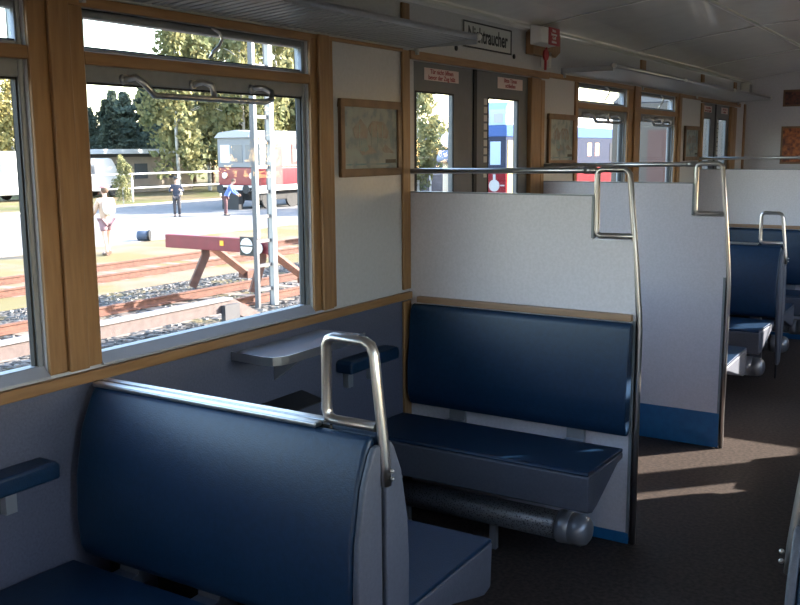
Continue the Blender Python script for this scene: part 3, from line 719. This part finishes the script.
t = thing('lamp_post', 'beige post with a round white lamp seen at the edge of the left door pane', 'lamp', (-11.55, 21.0, GZ))
MB().lathe((-11.55, 21.0, GZ), (0, 0, 1), [(0, .16), (2.3, .15)], 12).build('post', mat('beige_post', (.45, .36, .27), rough=.7), t)
MB().lathe((-11.55, 21.0, GZ+2.3), (0, 0, 1), [(0, .3), (.1, .34), (.35, .26)], 14).build('hood', mat('blue_grey_hood', (.16, .19, .28), rough=.5), t)
MB().ball((-11.55, 21.0, GZ+2.95), .22, 8).build('globe', M['white'], t)

# vehicles at the left edge
M['carw'] = mat('white_car_paint', (.75, .75, .76), rough=.3, coat=.4)
M['carg'] = mat('car_window', (.10, .12, .15), rough=.15)
M['tyre'] = mat('tyre_rubber', (.02, .02, .02), rough=.8)
def van(x, y, L_, W_, H_, label, body=None, name='van'):
    t = thing(name, label, 'van', (x, y, GZ))
    z0 = GZ+.35
    p = [(-L_/2, z0), (L_/2, z0), (L_/2, z0+.75), (L_/2-.25, z0+.95), (L_/2-.9, GZ+H_-.06), (L_/2-1.1, GZ+H_), (-L_/2+.15, GZ+H_), (-L_/2, GZ+H_-.2)]
    MB().prism([(y+a, b) for a, b in p], 'x', x-W_/2, x+W_/2).build('body', body or M['carw'], t, bevel=.06, seg=3)
    n = int((L_-1.6)/1.3)
    for k in range(n):
        ya = y-L_/2+.35+k*1.3; MB().box(x+W_/2+.005, x+W_/2+.02, ya, ya+1.1, GZ+H_*.55, GZ+H_*.85).build('window', M['carg'], t, bevel=.02)
    for k in (-1, 1):
        for s in (-1, 1): MB().lathe((x+s*(W_/2-.12), y+k*L_*.32, GZ+.36), (s, 0, 0), [(0, .36), (.14, .36), (.15, .2)], 18).build('wheel', M['tyre'], t)
van(-44.5, 28.4, 5.2, 2.0, 2.75, 'white van parked beyond the fence, seen in the leftmost window')
van(-43.8, 34.0, 5.0, 1.9, 2.3, 'silver van parked to the right of the white van, beside the low building', mat('silver_paint', (.45, .47, .5), rough=.3, metal=.3))

# railcar in the yard (red and cream)
M['cream'] = mat('cream_coach_paint', (.30, .275, .24), rough=.4)
M['coachred'] = mat('crimson_coach_paint', (.19, .015, .024), rough=.35, coat=.15)
M['whitep'] = mat('white_coach_paint', (.75, .73, .70), rough=.4)
M['winred'] = mat('red_brown_window_frame', (.14, .03, .03), rough=.5)
M['under'] = mat('dark_underframe', (.03, .028, .028), rough=.8)
M['whiteo'] = mat('outdoor_white_paint', (.45, .44, .43), rough=.5)
M['coachgreyshade'] = mat('shaded_grey_cab_front', (.16, .165, .18), rough=.5)  # grey of the cab end darkened, its shade is in the colour
t = thing('railcar', 'red and cream vintage railcar standing in the yard', 'railcar', (-27, 34, GZ))
x0, x1, y0, y1 = -28.55, -26.0, 29.4, 42.0
MB().box(x0, x1, y0, y1, .10, .92).build('lower_body', M['coachred'], t, bevel=.05)
MB().box(x0, x1, y0, y1, .921, 2.3).build('upper_body', M['cream'], t, bevel=.05)
MB().box(x0, x1+.01, y0-.005, y1, -.14, .10).build('sole_bar', M['whitep'], t)
m = MB(); m.prism([(x0-.05, 2.28), (x1+.05, 2.28), (x1-.25, 2.52), ((x0+x1)/2, 2.62), (x0+.25, 2.52)], 'y', y0-.15, y1+.1); m.build('roof', mat('grey_roof', (.33, .33, .35), rough=.7), t)
MB().box(x0+.05, x1-.05, y0-.03, y0-.004, .94, 2.26).build('cab_front', M['coachgreyshade'], t)
for a, b in ((.22, .78), (.95, 1.55), (1.75, 2.3)): MB().box(x0+a, x0+b, y0-.045, y0-.031, 1.15, 1.95).build('cab_window', M['carg'] if a > .3 else M['white'], t)
for a in (.45, 2.1): MB().lathe((x0+a, y0-.0, .55), (0, -1, 0), [(0, .14), (.08, .14), (.09, .11)], 16).build('headlight', M['white'], t)
for a in (.5, 2.05): MB().lathe((x0+a, y0, -.05), (0, -1, 0), [(0, .07), (.4, .07), (.4, .2), (.45, .2)], 14).build('buffer', M['under'], t)
MB().box(x1+.004, x1+.02, 30.2, 31.0, .1, 2.0).build('cab_door', M['winred'], t)
for k in range(7):
    ya = 31.7+k*1.45; f = MB().box(x1+.004, x1+.03, ya, ya+.95, 1.05, 1.98).build('window', M['winred'], t)
    MB().box(x1+.031, x1+.036, ya+.12, ya+.83, 1.2, 1.72).build('blind', M['whitep'], f)
    MB().box(x1+.031, x1+.036, ya+.12, ya+.83, 1.78, 1.92).build('upper_pane', M['carg'], f)
for yb in (31.2, 39.6):
    for dy in (-.9, .9):
        for s in (x0+.35, x1-.35): MB().lathe((s-.06, yb+dy, GZ+.47), (1, 0, 0), [(0, .46), (.12, .46)], 20).build('wheel', M['under'], t)
    MB().box(x0+.3, x1-.3, yb-1.5, yb+1.5, GZ+.4, -.16).build('bogie', M['under'], t, bevel=.04)
MB().box(x0+.5, x1-.4, 33.6, 37.4, GZ+.35, -.16).build('underframe_box', M['under'], t)
MB().box(-27.9, -26.9, 28.9, 29.2, GZ+.0, -.1).build('coupling', M['under'], t)

# panorama coach through the right door pane
M['bluec'] = mat('blue_coach_paint', (.10, .20, .50), rough=.35)
M['bluegl'] = mat('bluish_dome_glass', (.26, .38, .58), rough=.15)
t = thing('panorama_coach', 'red and blue coach with glazed roof seen through the right door pane', 'coach', (-17, 45, GZ))
x0, x1, y0, y1 = -18.4, -15.7, 33.55, 56.0
M['gbl'] = mat('grey_blue_side', (.035, .042, .07), rough=.9, spec=.05)
M['cwin'] = mat('matte_coach_window', (.03, .035, .045), rough=.8, spec=.1)
M['cred'] = mat('matte_crimson', (.15, .014, .02), rough=.9, spec=.05)
M['cblue'] = mat('matte_blue_roof', (.06, .11, .28), rough=.9, spec=.05)
M['cwhite'] = mat('matte_white_frame', (.35, .36, .38), rough=.9, spec=.05)
MB().box(x0, x1, y0, y1, -.65, .71).build('lower_body', M['cred'], t, bevel=.04)
MB().box(x0, x1, y0, y1, .711, 2.2).build('upper_body', M['gbl'], t)
MB().box(x0-.03, x1+.03, y0-.02, y1, 2.201, 2.68).build('roof_band', M['cblue'], t, bevel=.04)
for ya, yb in ((y0, 35.2), (41.2, 55)):
    m = MB(); m.prism([(ya, 2.681), (yb, 2.681), (yb, 3.1), (yb-.3, 3.5), (yb-.8, 3.68), (ya+.3, 3.68), (ya, 3.4)], 'x', x0+.1, x1-.02); d = m.build('dome', M['bluegl'], t, bevel=.05)
    y = ya+.2
    while y+.9 < yb-.1:
        MB().box(x1-.019, x1-.005, y, y+.7, 2.8, 3.25).build('dome_window', M['cwhite'], d); y += 1.05
    if ya == y0:
        for k in range(4): MB().box(x1-2.45+k*.62, x1-2.45+k*.62+.42, ya-.012, ya-.001, 2.8, 3.2).build('dome_window', M['cwhite'], d)
for xa in (-18.1, -17.2, -16.45): MB().box(xa, xa+.5, y0-.02, y0-.001, 1.0, 2.0).build('end_window', M['bluegl'], t)
MB().box(x1+.001, x1+.02, 33.7, 34.5, -.5, 2.05).build('yellow_door', mat('yellow_door_paint', (.32, .27, .10), rough=.5), t)
em = mat('lit_coach_window', (.9, .5, .2)); em.node_tree.nodes['Principled BSDF'].inputs['Emission Color'].default_value = (1, .45, .15, 1); em.node_tree.nodes['Principled BSDF'].inputs['Emission Strength'].default_value = 1.5
for y in (43.2, 44.3): MB().box(x1+.001, x1+.02, y, y+.5, 1.3, 1.95).build('lit_window', em, t)
for y in (35.2, 37.4, 39.6, 46.5, 49): MB().box(x1+.001, x1+.02, y, y+1.6, 1.0, 1.95).build('window', M['cwin'], t)
m = MB(); m.lathe((-16.25, y0, .1), (0, -1, 0), [(0, .26), (.012, .26)], 16); m.box(-16.31, -16.19, y0-.014, y0-.001, .3, .6); m.box(-15.95, -15.75, y0-.014, y0-.001, .08, .14)
m.build('white_emblem', M['cwhite'], t)
MB().box(x1+.001, x1+.014, 34.8, 36.4, .12, .2).build('white_lettering_band', M['cwhite'], t)
for yb in (36, 53):
    for dy in (-.9, .9): MB().lathe((x1-.4, yb+dy, GZ+.47), (1, 0, 0), [(0, .45), (.12, .45)], 18).build('wheel', M['under'], t)
MB().box(x0+.3, x1-.6, y0+.5, y1-.5, GZ+.2, -.65).build('underframe', M['under'], t)
# coach standing close beyond the far windows
t = thing('neighbouring_coach', 'dark grey coach standing close outside the far windows', 'coach', (-4.4, 30, GZ))
x0, x1, y0, y1 = -5.7, -3.0, 18.7, 42
MB().box(x0, x1, y0, y1, -.1, 2.75).build('body', mat('dark_grey_coach_paint', (.035, .033, .04), rough=.3, noise=.05, nscale=2), t, bevel=.03)
m = MB(); m.prism([(x0-.02, 2.751), (x1+.02, 2.751), (x1-.35, 3.1), (x0+.35, 3.1)], 'y', y0, y1); m.build('roof', mat('dark_roof', (.12, .12, .13), rough=.6), t)
for k, y in enumerate((19.2, 21.0, 22.8, 24.6, 26.4, 28.2, 30, 31.8, 33.6)):
    MB().box(x1+.001, x1+.012, y, y+1.2, 1.1, 2.0).build('window', M['carg'] if k % 2 else mat('pale_curtain', (.20, .19, .24), rough=.6), t)
    MB().box(x1+.001, x1+.010, y+1.3, y+1.7, .2, 2.2).build('maroon_panel', mat('maroon_stripe', (.16, .04, .05), rough=.4), t)
MB().box(x0+.9, x0+1.75, y0-.02, y0-.001, -.05, 2.1).build('end_door', mat('maroon_door', (.06, .02, .024), rough=.4), t)
MB().box(x0+.15, x0+.7, y0-.02, y0-.001, .7, 1.25).build('blue_panel', M['bluegl'], t)
for xx in (x0+.3, x1-.3): MB().lathe((xx, y0, .0), (0, -1, 0), [(0, .07), (.4, .07), (.4, .2), (.45, .2)], 14).build('buffer', M['under'], t)
for yb in (21, 39):
    for dy in (-.9, .9): MB().lathe((x1-.4, yb+dy, GZ+.45), (1, 0, 0), [(0, .45), (.12, .45)], 18).build('wheel', M['under'], t)
MB().box(x0+.4, x1-.5, y0+.5, y1-.5, GZ+.3, -.1).build('underframe', M['under'], t)
# ------------------------------------------------------------------ trees
def leafmat(name, c1, c2):
    m = mat(name, c1, rough=.8, spec=.15, col2=c2, nscale=.9, detail=3)
    b = m.node_tree.nodes['Principled BSDF']
    nt = m.node_tree; N = nt.nodes; L = nt.links
    tr = N.new('ShaderNodeBsdfTranslucent'); mx = N.new('ShaderNodeMixShader'); mx.inputs[0].default_value = .3
    src = [l.from_socket for l in nt.links if l.to_socket == b.inputs['Base Color']][0]
    L.new(src, tr.inputs['Color']); L.new(b.outputs[0], mx.inputs[1]); L.new(tr.outputs[0], mx.inputs[2]); L.new(mx.outputs[0], N['Material Output'].inputs['Surface'])
    return m
M['lpine'] = leafmat('haze_lightened_pine_needles', (.10, .125, .095), (.055, .075, .058))  # needle colours lightened to paint in distance haze
M['lbirch'] = leafmat('yellow_green_birch_leaves', (.27, .25, .12), (.13, .15, .075))  # leaf colours lightened too, the haze is in the colour
M['lyellow'] = leafmat('autumn_yellow_leaves', (.30, .24, .085), (.16, .15, .06))
M['bark'] = mat('brown_bark', (.14, .10, .075), rough=.9, noise=.2, nscale=5)
M['birchbark'] = mat('white_birch_bark', (.55, .52, .48), rough=.8, col2=(.25, .23, .2), nscale=3)
def crown_mesh(name, H, W, kind, n, seed, mt):
    r = random.Random(seed); vs_ = []; fs = []
    blobs = []
    if kind == 'pine':
        for k in range(26):
            z = H*(.25+.73*k/25); wr = W*.5*(1-((z/H-.25)/.78)**1.3)*r.uniform(.7, 1.1); a = r.uniform(0, 6.28); blobs.append((wr*.55*math.cos(a), wr*.55*math.sin(a), z, max(.4, wr*.75), .9))
        for k in range(14):
            z = H*r.uniform(.3, .85); a = r.uniform(0, 6.28); wr = W*.5*(1-z/H*.8); blobs.append((wr*.7*math.cos(a), wr*.7*math.sin(a), z, W*.18, .6))
    else:
        for k in range(34):
            z = H*(.22+.74*r.random()); t_ = (z/H-.22)/.76; wr = W*.5*math.sin(PI*min(1, .18+.8*t_))**.7*r.uniform(.3, 1); a = r.uniform(0, 6.28)
            blobs.append((wr*.8*math.cos(a), wr*.8*math.sin(a), z, W*r.uniform(.10, .2), 1.5))
    for i in range(n):
        bx, by, bz, br, sz = r.choice(blobs)
        d = Vector((r.gauss(0, 1), r.gauss(0, 1), r.gauss(0, 1)*sz)); d = d/max(.3, d.length)*br*r.random()**.45
        p = Vector((bx, by, bz))+Vector((d.x, d.y, d.z*sz)); s = r.uniform(.10, .24)
        u = Vector((r.uniform(-1, 1), r.uniform(-1, 1), r.uniform(-1, 1))).normalized(); v_ = u.orthogonal().normalized(); 
        o = len(vs_); vs_ += [p+u*s, p+v_*s*.7, p-u*s, p-v_*s*.7]; fs.append((o, o+1, o+2, o+3))
    me = bpy.data.meshes.new(name); me.from_pydata(vs_, [], fs); me.materials.append(mt)
    tm = MB(); rr = .16 if kind == 'pine' else .13
    tm.tube([(0, 0, 0), (.1, .05, H*.35), (-.05, .1, H*.65), (0, 0, H*.93)], rr, 7, r2=.03)
    for k in range(9):
        z = H*r.uniform(.3, .85); a = r.uniform(0, 6.28); l_ = W*.35*(1-z/H*.6); tm.tube([(0, .05, z), (l_*.6*math.cos(a), l_*.6*math.sin(a), z+l_*.4), (l_*math.cos(a), l_*math.sin(a), z+l_*.55)], .04, 5, r2=.012)
    to = tm.build('trunk_src', M['bark'] if kind == 'pine' else M['birchbark'], recalc=False); tme = to.data; bpy.data.objects.remove(to)
    return me, tme
V = {'pine': [crown_mesh('foliage', 10, 4.6, 'pine', 5200, s, M['lpine']) for s in (1, 2)],
     'birch': [crown_mesh('foliage', 10, 5.6, 'birch', 4300, s, M['lbirch']) for s in (4, 5, 6)],
     'yellow': [crown_mesh('foliage', 10, 5.2, 'birch', 3600, 9, M['lyellow'])]}
def tree(x, y, top, kind, label, group=None):
    v = V[kind][random.randrange(len(V[kind]))]; s = (top-GZ)/9.9
    t = thing({'pine': 'pine_tree', 'birch': 'birch_tree', 'yellow': 'birch_tree'}[kind], label, 'tree', (x, y, GZ), group)
    t.rotation_euler = (0, 0, random.uniform(0, 6.28)); w_ = 1.1 if kind == 'pine' else .9; t.scale = (s*w_, s*w_, s)
    for nm, me in (('foliage', v[0]), ('trunk', v[1])):
        o = bpy.data.objects.new(nm, me); COL.objects.link(o); o.parent = t
G1 = 'dark pines behind the low building'; G2 = 'yellow-green birches behind the yard'; G3 = 'trees seen through the leftmost window'; G4 = 'pines seen through the door panes'
for x, y, z in [(26, 27, 9.5), (33, 36, 11), (24, 38, 10), (36, 50, 12.5), (27, 52, 11), (40, 30, 11), (44, 42, 13), (34, 18, 9.5), (32, 66, 13), (20, 66, 12)]:
    tree(x, y, z, 'pine', 'unseen dark pine added on the far side of the train to block low sky', 'added unseen pines blocking the low sky')  # out-of-view pines added to block low sky glare in the panes
for x, y, z in [(-57.5, 46.4, 5.0), (-61.0, 51.0, 5.9), (-56.2, 48.6, 6.2), (-60.0, 55.5, 7.3), (-53.0, 49.6, 7.0), (-56.5, 56.5, 8.8), (-65, 50, 5.5), (-63, 55, 6.6), (-54.5, 45.8, 5.0), (-59, 43, 5.0), (-51.5, 53.5, 8.2), (-62, 60, 8.4), (-57.5, 52.0, 7.0), (-55.5, 52.5, 7.6), (-66, 56, 7.0), (-51.0, 49.5, 7.2)]:
    tree(x, y, z, 'pine', 'dark green pine standing behind the low building with the pale roof', G1)
for x, y, z in [(-40.5, 38.8, 9.7), (-43.6, 44.7, 11.4), (-38.5, 42.6, 11.4), (-42.4, 50.6, 12.6), (-38.0, 49.0, 12.5), (-43.0, 58.5, 14), (-50, 62, 15), (-50, 54, 13)]:
    tree(x, y, z, 'birch', 'tall yellow-green birch rising behind the white fence and the red railcar', G2)
for x, y, z in [(-50.5, 34.4, 6.8), (-53, 28.5, 8.2)]:
    tree(x, y, z, 'yellow', 'pale yellow autumn tree behind the parked vans in the leftmost window', G3)
tree(-20.6, 34.4, 5.0, 'birch', 'drooping yellow-green birch in the left door pane')
for x, y, z in [(-47.0, 78.0, 5.2), (-42.6, 74.2, 4.8), (-41.6, 80.0, 5.4), (-36.5, 79, 5.2), (-31, 80, 5.6), (-51.5, 74, 5.5)]:
    tree(x, y, z, 'pine', 'distant dark pine on the skyline seen through the left door pane', G4)
tree(-33.8, 28.3, 1.3, 'birch', 'small bush-like young birch in front of the white fence')

# ------------------------------------------------------------------ people
def skin_mesh(name, pts, edges, rad, mt, parent, sub=2, root=0):
    me = bpy.data.meshes.new(name); me.from_pydata([Vector(p) for p in pts], edges, [])
    o = bpy.data.objects.new(name, me); COL.objects.link(o); o.modifiers.new('skin', 'SKIN'); sv = me.skin_vertices[0].data
    for i, r in enumerate(rad): sv[i].radius = (r if not isinstance(r, tuple) else r) if isinstance(r, tuple) else (r, r)
    sv[root].use_root = True
    s = o.modifiers.new('sub', 'SUBSURF'); s.levels = sub; s.render_levels = sub
    dg = bpy.context.evaluated_depsgraph_get(); em_ = bpy.data.meshes.new_from_object(o.evaluated_get(dg)); bpy.data.objects.remove(o)
    em_.materials.clear(); em_.materials.append(mt)
    for p in em_.polygons: p.use_smooth = True
    o2 = bpy.data.objects.new(name, em_); COL.objects.link(o2); o2.parent = parent
    return o2
M['skin'] = mat('skin', (.52, .32, .24), rough=.6)
def person(x, y, head_dir, H, label, top, legs, shoes, arms, lean=0., hat=None, hair=(.1, .06, .04), skirt=False, bag=None, stride=.06):
    """arms: per side list of (elbow, wrist) offsets from shoulder; local +Y is the facing direction; heights for H=1.75"""
    t = thing('person', label, 'person', (x, y, GZ)); t.rotation_euler = (0, 0, head_dir); k = H/1.75; t.scale = (k, k, k)
    ln = lambda z: lean*max(0, z-.9)           # forward lean above the hips
    P = {}; pts = []; rad = []; E_ = []
    def add(n, p, r, par=None):
        P[n] = len(pts); pts.append(p); rad.append(r)
        if par: E_.append((P[par], P[n]))
    add('pelvis', (0, 0, .95), (.14, .10)); add('waist', (0, ln(1.1), 1.1), (.125, .09), 'pelvis'); add('chest', (0, ln(1.3), 1.30), (.155, .10), 'waist'); add('neck0', (0, ln(1.45), 1.45), (.07, .06), 'chest'); add('neck', (0, ln(1.5)+.01, 1.52), (.052, .055), 'neck0')
    add('jaw', (0, ln(1.58)+.03, 1.585), (.062, .075), 'neck'); add('skull', (0, ln(1.66)+.015, 1.67), (.075, .095), 'jaw'); add('crown', (0, ln(1.72)+.01, 1.725), (.055, .07), 'skull'); add('nose', (0, ln(1.62)+.118, 1.625), .014, 'skull')
    for s, nm in ((-1, 'l'), (1, 'r')):
        add('hip'+nm, (s*.09, 0, .88), .095, 'pelvis'); add('knee'+nm, (s*.10, .02+s*stride*.5, .49), .058, 'hip'+nm); add('calf'+nm, (s*.10, -.01+s*stride*.7, .34), .055, 'knee'+nm); add('ank'+nm, (s*.10, -.02+s*stride, .09), .038, 'calf'+nm); add('toe'+nm, (s*.12, .16+s*stride, .035), .032, 'ank'+nm)
        sh = (s*.19, ln(1.4), 1.41); add('sh'+nm, sh, .062, 'chest'); el, wr = arms[0 if s < 0 else 1]
        e = (sh[0]+el[0], sh[1]+el[1], sh[2]+el[2]); w_ = (e[0]+wr[0], e[1]+wr[1], e[2]+wr[2]); add('el'+nm, e, .043, 'sh'+nm); add('wr'+nm, w_, .028, 'el'+nm)
        d = Vector(wr).normalized(); pm_ = Vector(w_)+d*.06; add('palm'+nm, tuple(pm_), (.036, .018), 'wr'+nm)
    body = skin_mesh('body', pts, E_, rad, M['skin'], t)
    # fingers and thumbs are joined into the body mesh
    fm = MB()
    for s, nm in ((-1, 'l'), (1, 'r')):
        pmv = Vector(pts[P['palm'+nm]]); d = (pmv-Vector(pts[P['wr'+nm]])).normalized(); side = d.orthogonal().normalized(); nn = d.cross(side)
        for i, l_ in enumerate((.07, .08, .075, .06)):
            b = pmv+d*.015+side*(i-1.5)*.019; fm.tube([b, b+d*l_*.55+nn*.008, b+d*l_*.9+nn*.03], .009, 6, r2=.006)
        b = pmv-d*.02+side*.03; fm.tube([b, b+side*.03+d*.02, b+side*.035+d*.055+nn*.015], .010, 6, r2=.007)
    bmx = bmesh.new(); bmx.from_mesh(body.data); fmesh = bpy.data.meshes.new('f'); fmesh.from_pydata([Vector(v) for v in fm.v], [], fm.f); bmx.from_mesh(fmesh); bmx.to_mesh(body.data); bmx.free()
    t['_o'] = [0, 0, 0]
    hy = ln(1.66)+.015
    m = MB(); m.ball((-.032, hy+.088, 1.655), .011, 5); m.ball((.032, hy+.088, 1.655), .011, 5); m.build('eyes', M['black'], t)
    m = MB(); m.box(-.024, .024, hy+.09, hy+.098, 1.575, 1.585); m.build('mouth', M['redink'], t)
    m = MB(); m.ball((-.085, hy, 1.64), .025, 5, sc=(.4, .8, 1.2)); m.ball((.085, hy, 1.64), .025, 5, sc=(.4, .8, 1.2)); m.build('ears', M['skin'], t)
    hm = mat('hair', hair, rough=.8); m = MB(); m.ball((0, hy-.022, 1.69), .105, 8, sc=(.95, 1.05, .95)); m.build('hair', hm, t)
    # clothing follows the same skeleton with larger radii
    idx = ['pelvis', 'waist', 'chest', 'neck0']+['sh'+a for a in 'lr']+['el'+a for a in 'lr']+['wr'+a for a in 'lr']
    cp = [pts[P[i]] for i in idx]; cr = [(.185, .14), (.165, .13), (.185, .135), (.075, .07), .082, .082, .06, .06, .045, .045]
    cp[0] = (0, 0, .86)
    skin_mesh('jacket', cp, [(0, 1), (1, 2), (2, 3), (2, 4), (2, 5), (4, 6), (5, 7), (6, 8), (7, 9)], cr, top, t)
    if skirt:
        lp = [pts[P[i]] for i in ('pelvis', 'hipl', 'hipr', 'kneel', 'kneer')]; lr = [(.165, .125), .115, .115, .10, .10]; lp[3] = (lp[3][0], lp[3][1], .60); lp[4] = (lp[4][0], lp[4][1], .60)
        skin_mesh('shorts', lp, [(0, 1), (0, 2), (1, 3), (2, 4)], lr, legs, t)
    else:
        lp = [pts[P[i]] for i in ('pelvis', 'hipl', 'hipr', 'kneel', 'kneer', 'ankl', 'ankr')]; skin_mesh('trousers', lp, [(0, 1), (0, 2), (1, 3), (2, 4), (3, 5), (4, 6)], [(.16, .12), .11, .11, .078, .078, .062, .062], legs, t)
    for nm in 'lr':
        a = Vector(pts[P['ank'+nm]]); b = Vector(pts[P['toe'+nm]]); m = MB(); m.tube([a+Vector((0, -.05, -.04)), a+Vector((0, .04, -.035)), b+Vector((0, .02, .005))], .052, 10, r2=.036); m.build('shoe', shoes, t)
    if hat:
        m = MB(); m.lathe((0, hy, 1.73), (0, 0, 1), [(0, .115), (.03, .118), (.07, .10), (.085, .05)], 14); m.lathe((0, hy+.05, 1.728), (0, 0, 1), [(0, .125), (.012, .12)], 14); m.build('hat', hat, t)
    if bag:
        m = MB(); m.ball((0, -.2+ln(1.25), 1.25), .2, 8, sc=(.85, .6, 1.15)); m.build('backpack', bag, t)
    return t
hang = [((-.05, -.01, -.29), (-.01, .06, -.25)), ((.05, -.01, -.29), (.01, .06, -.25))]
tan = mat('tan_jacket', (.50, .36, .28), rough=.9); purple = mat('mauve_shorts', (.22, .13, .15), rough=.9); navy = mat('navy_uniform', (.03, .035, .055), rough=.8); dgrey = mat('dark_trousers', (.045, .04, .045), rough=.8)
pink = mat('pink_cap', (.60, .30, .30), rough=.8); bluej = mat('blue_jacket', (.10, .16, .45), rough=.8); maroon = mat('brown_red_trousers', (.10, .045, .05), rough=.8); wht = mat('off_white_bag', (.62, .58, .55), rough=.9); blk = mat('black_shoes', (.02, .02, .02), rough=.6); brn = mat('brown_shoes', (.12, .07, .05), rough=.7)
person(-17.3, 13.02, math.radians(75), 1.77, 'person in a tan jacket and mauve shorts walking left, pink cap and pale backpack', tan, purple, brn,
       [((-.06, .10, -.27), (-.0, .20, -.14)), ((.06, .06, -.28), (.0, .20, -.12))], hat=pink, skirt=True, bag=wht, stride=.16)
person(-26.2, 24.35, math.radians(-135), 1.60, 'person in a dark uniform and peaked cap standing in the yard', navy, dgrey, blk,
       [((-.10, .05, -.26), (.08, .16, .06)), ((.10, .05, -.26), (-.08, .16, .06))], hat=blk, stride=.02)
person(-24.8, 25.75, math.radians(-60), 1.52, 'person in a bright blue jacket leaning forward beside the railcar', bluej, maroon, blk,
       [((-.04, .12, -.26), (.0, .20, -.12)), ((.04, .12, -.26), (.0, .20, -.12))], lean=.55, stride=.05)
t = thing('camera_bag', 'round dark blue bag lying on the sand beyond the tracks', 'bag', (-19.4, 16.25, GZ))
MB().lathe((-19.55, 16.1, GZ+.17), (.8, .55, 0), [(0, .12), (.03, .15), (.30, .15), (.34, .12)], 16).build('bag_body', mat('slate_blue_bag', (.05, .07, .11), rough=.7), t)
m = MB(); m.lathe((-19.27, 16.29, GZ+.17), (.8, .55, 0), [(0, .165), (.05, .165)], 16); m.build('bag_end', M['black'], t)

for o in bpy.data.objects:
    if '_o' in o: del o['_o']
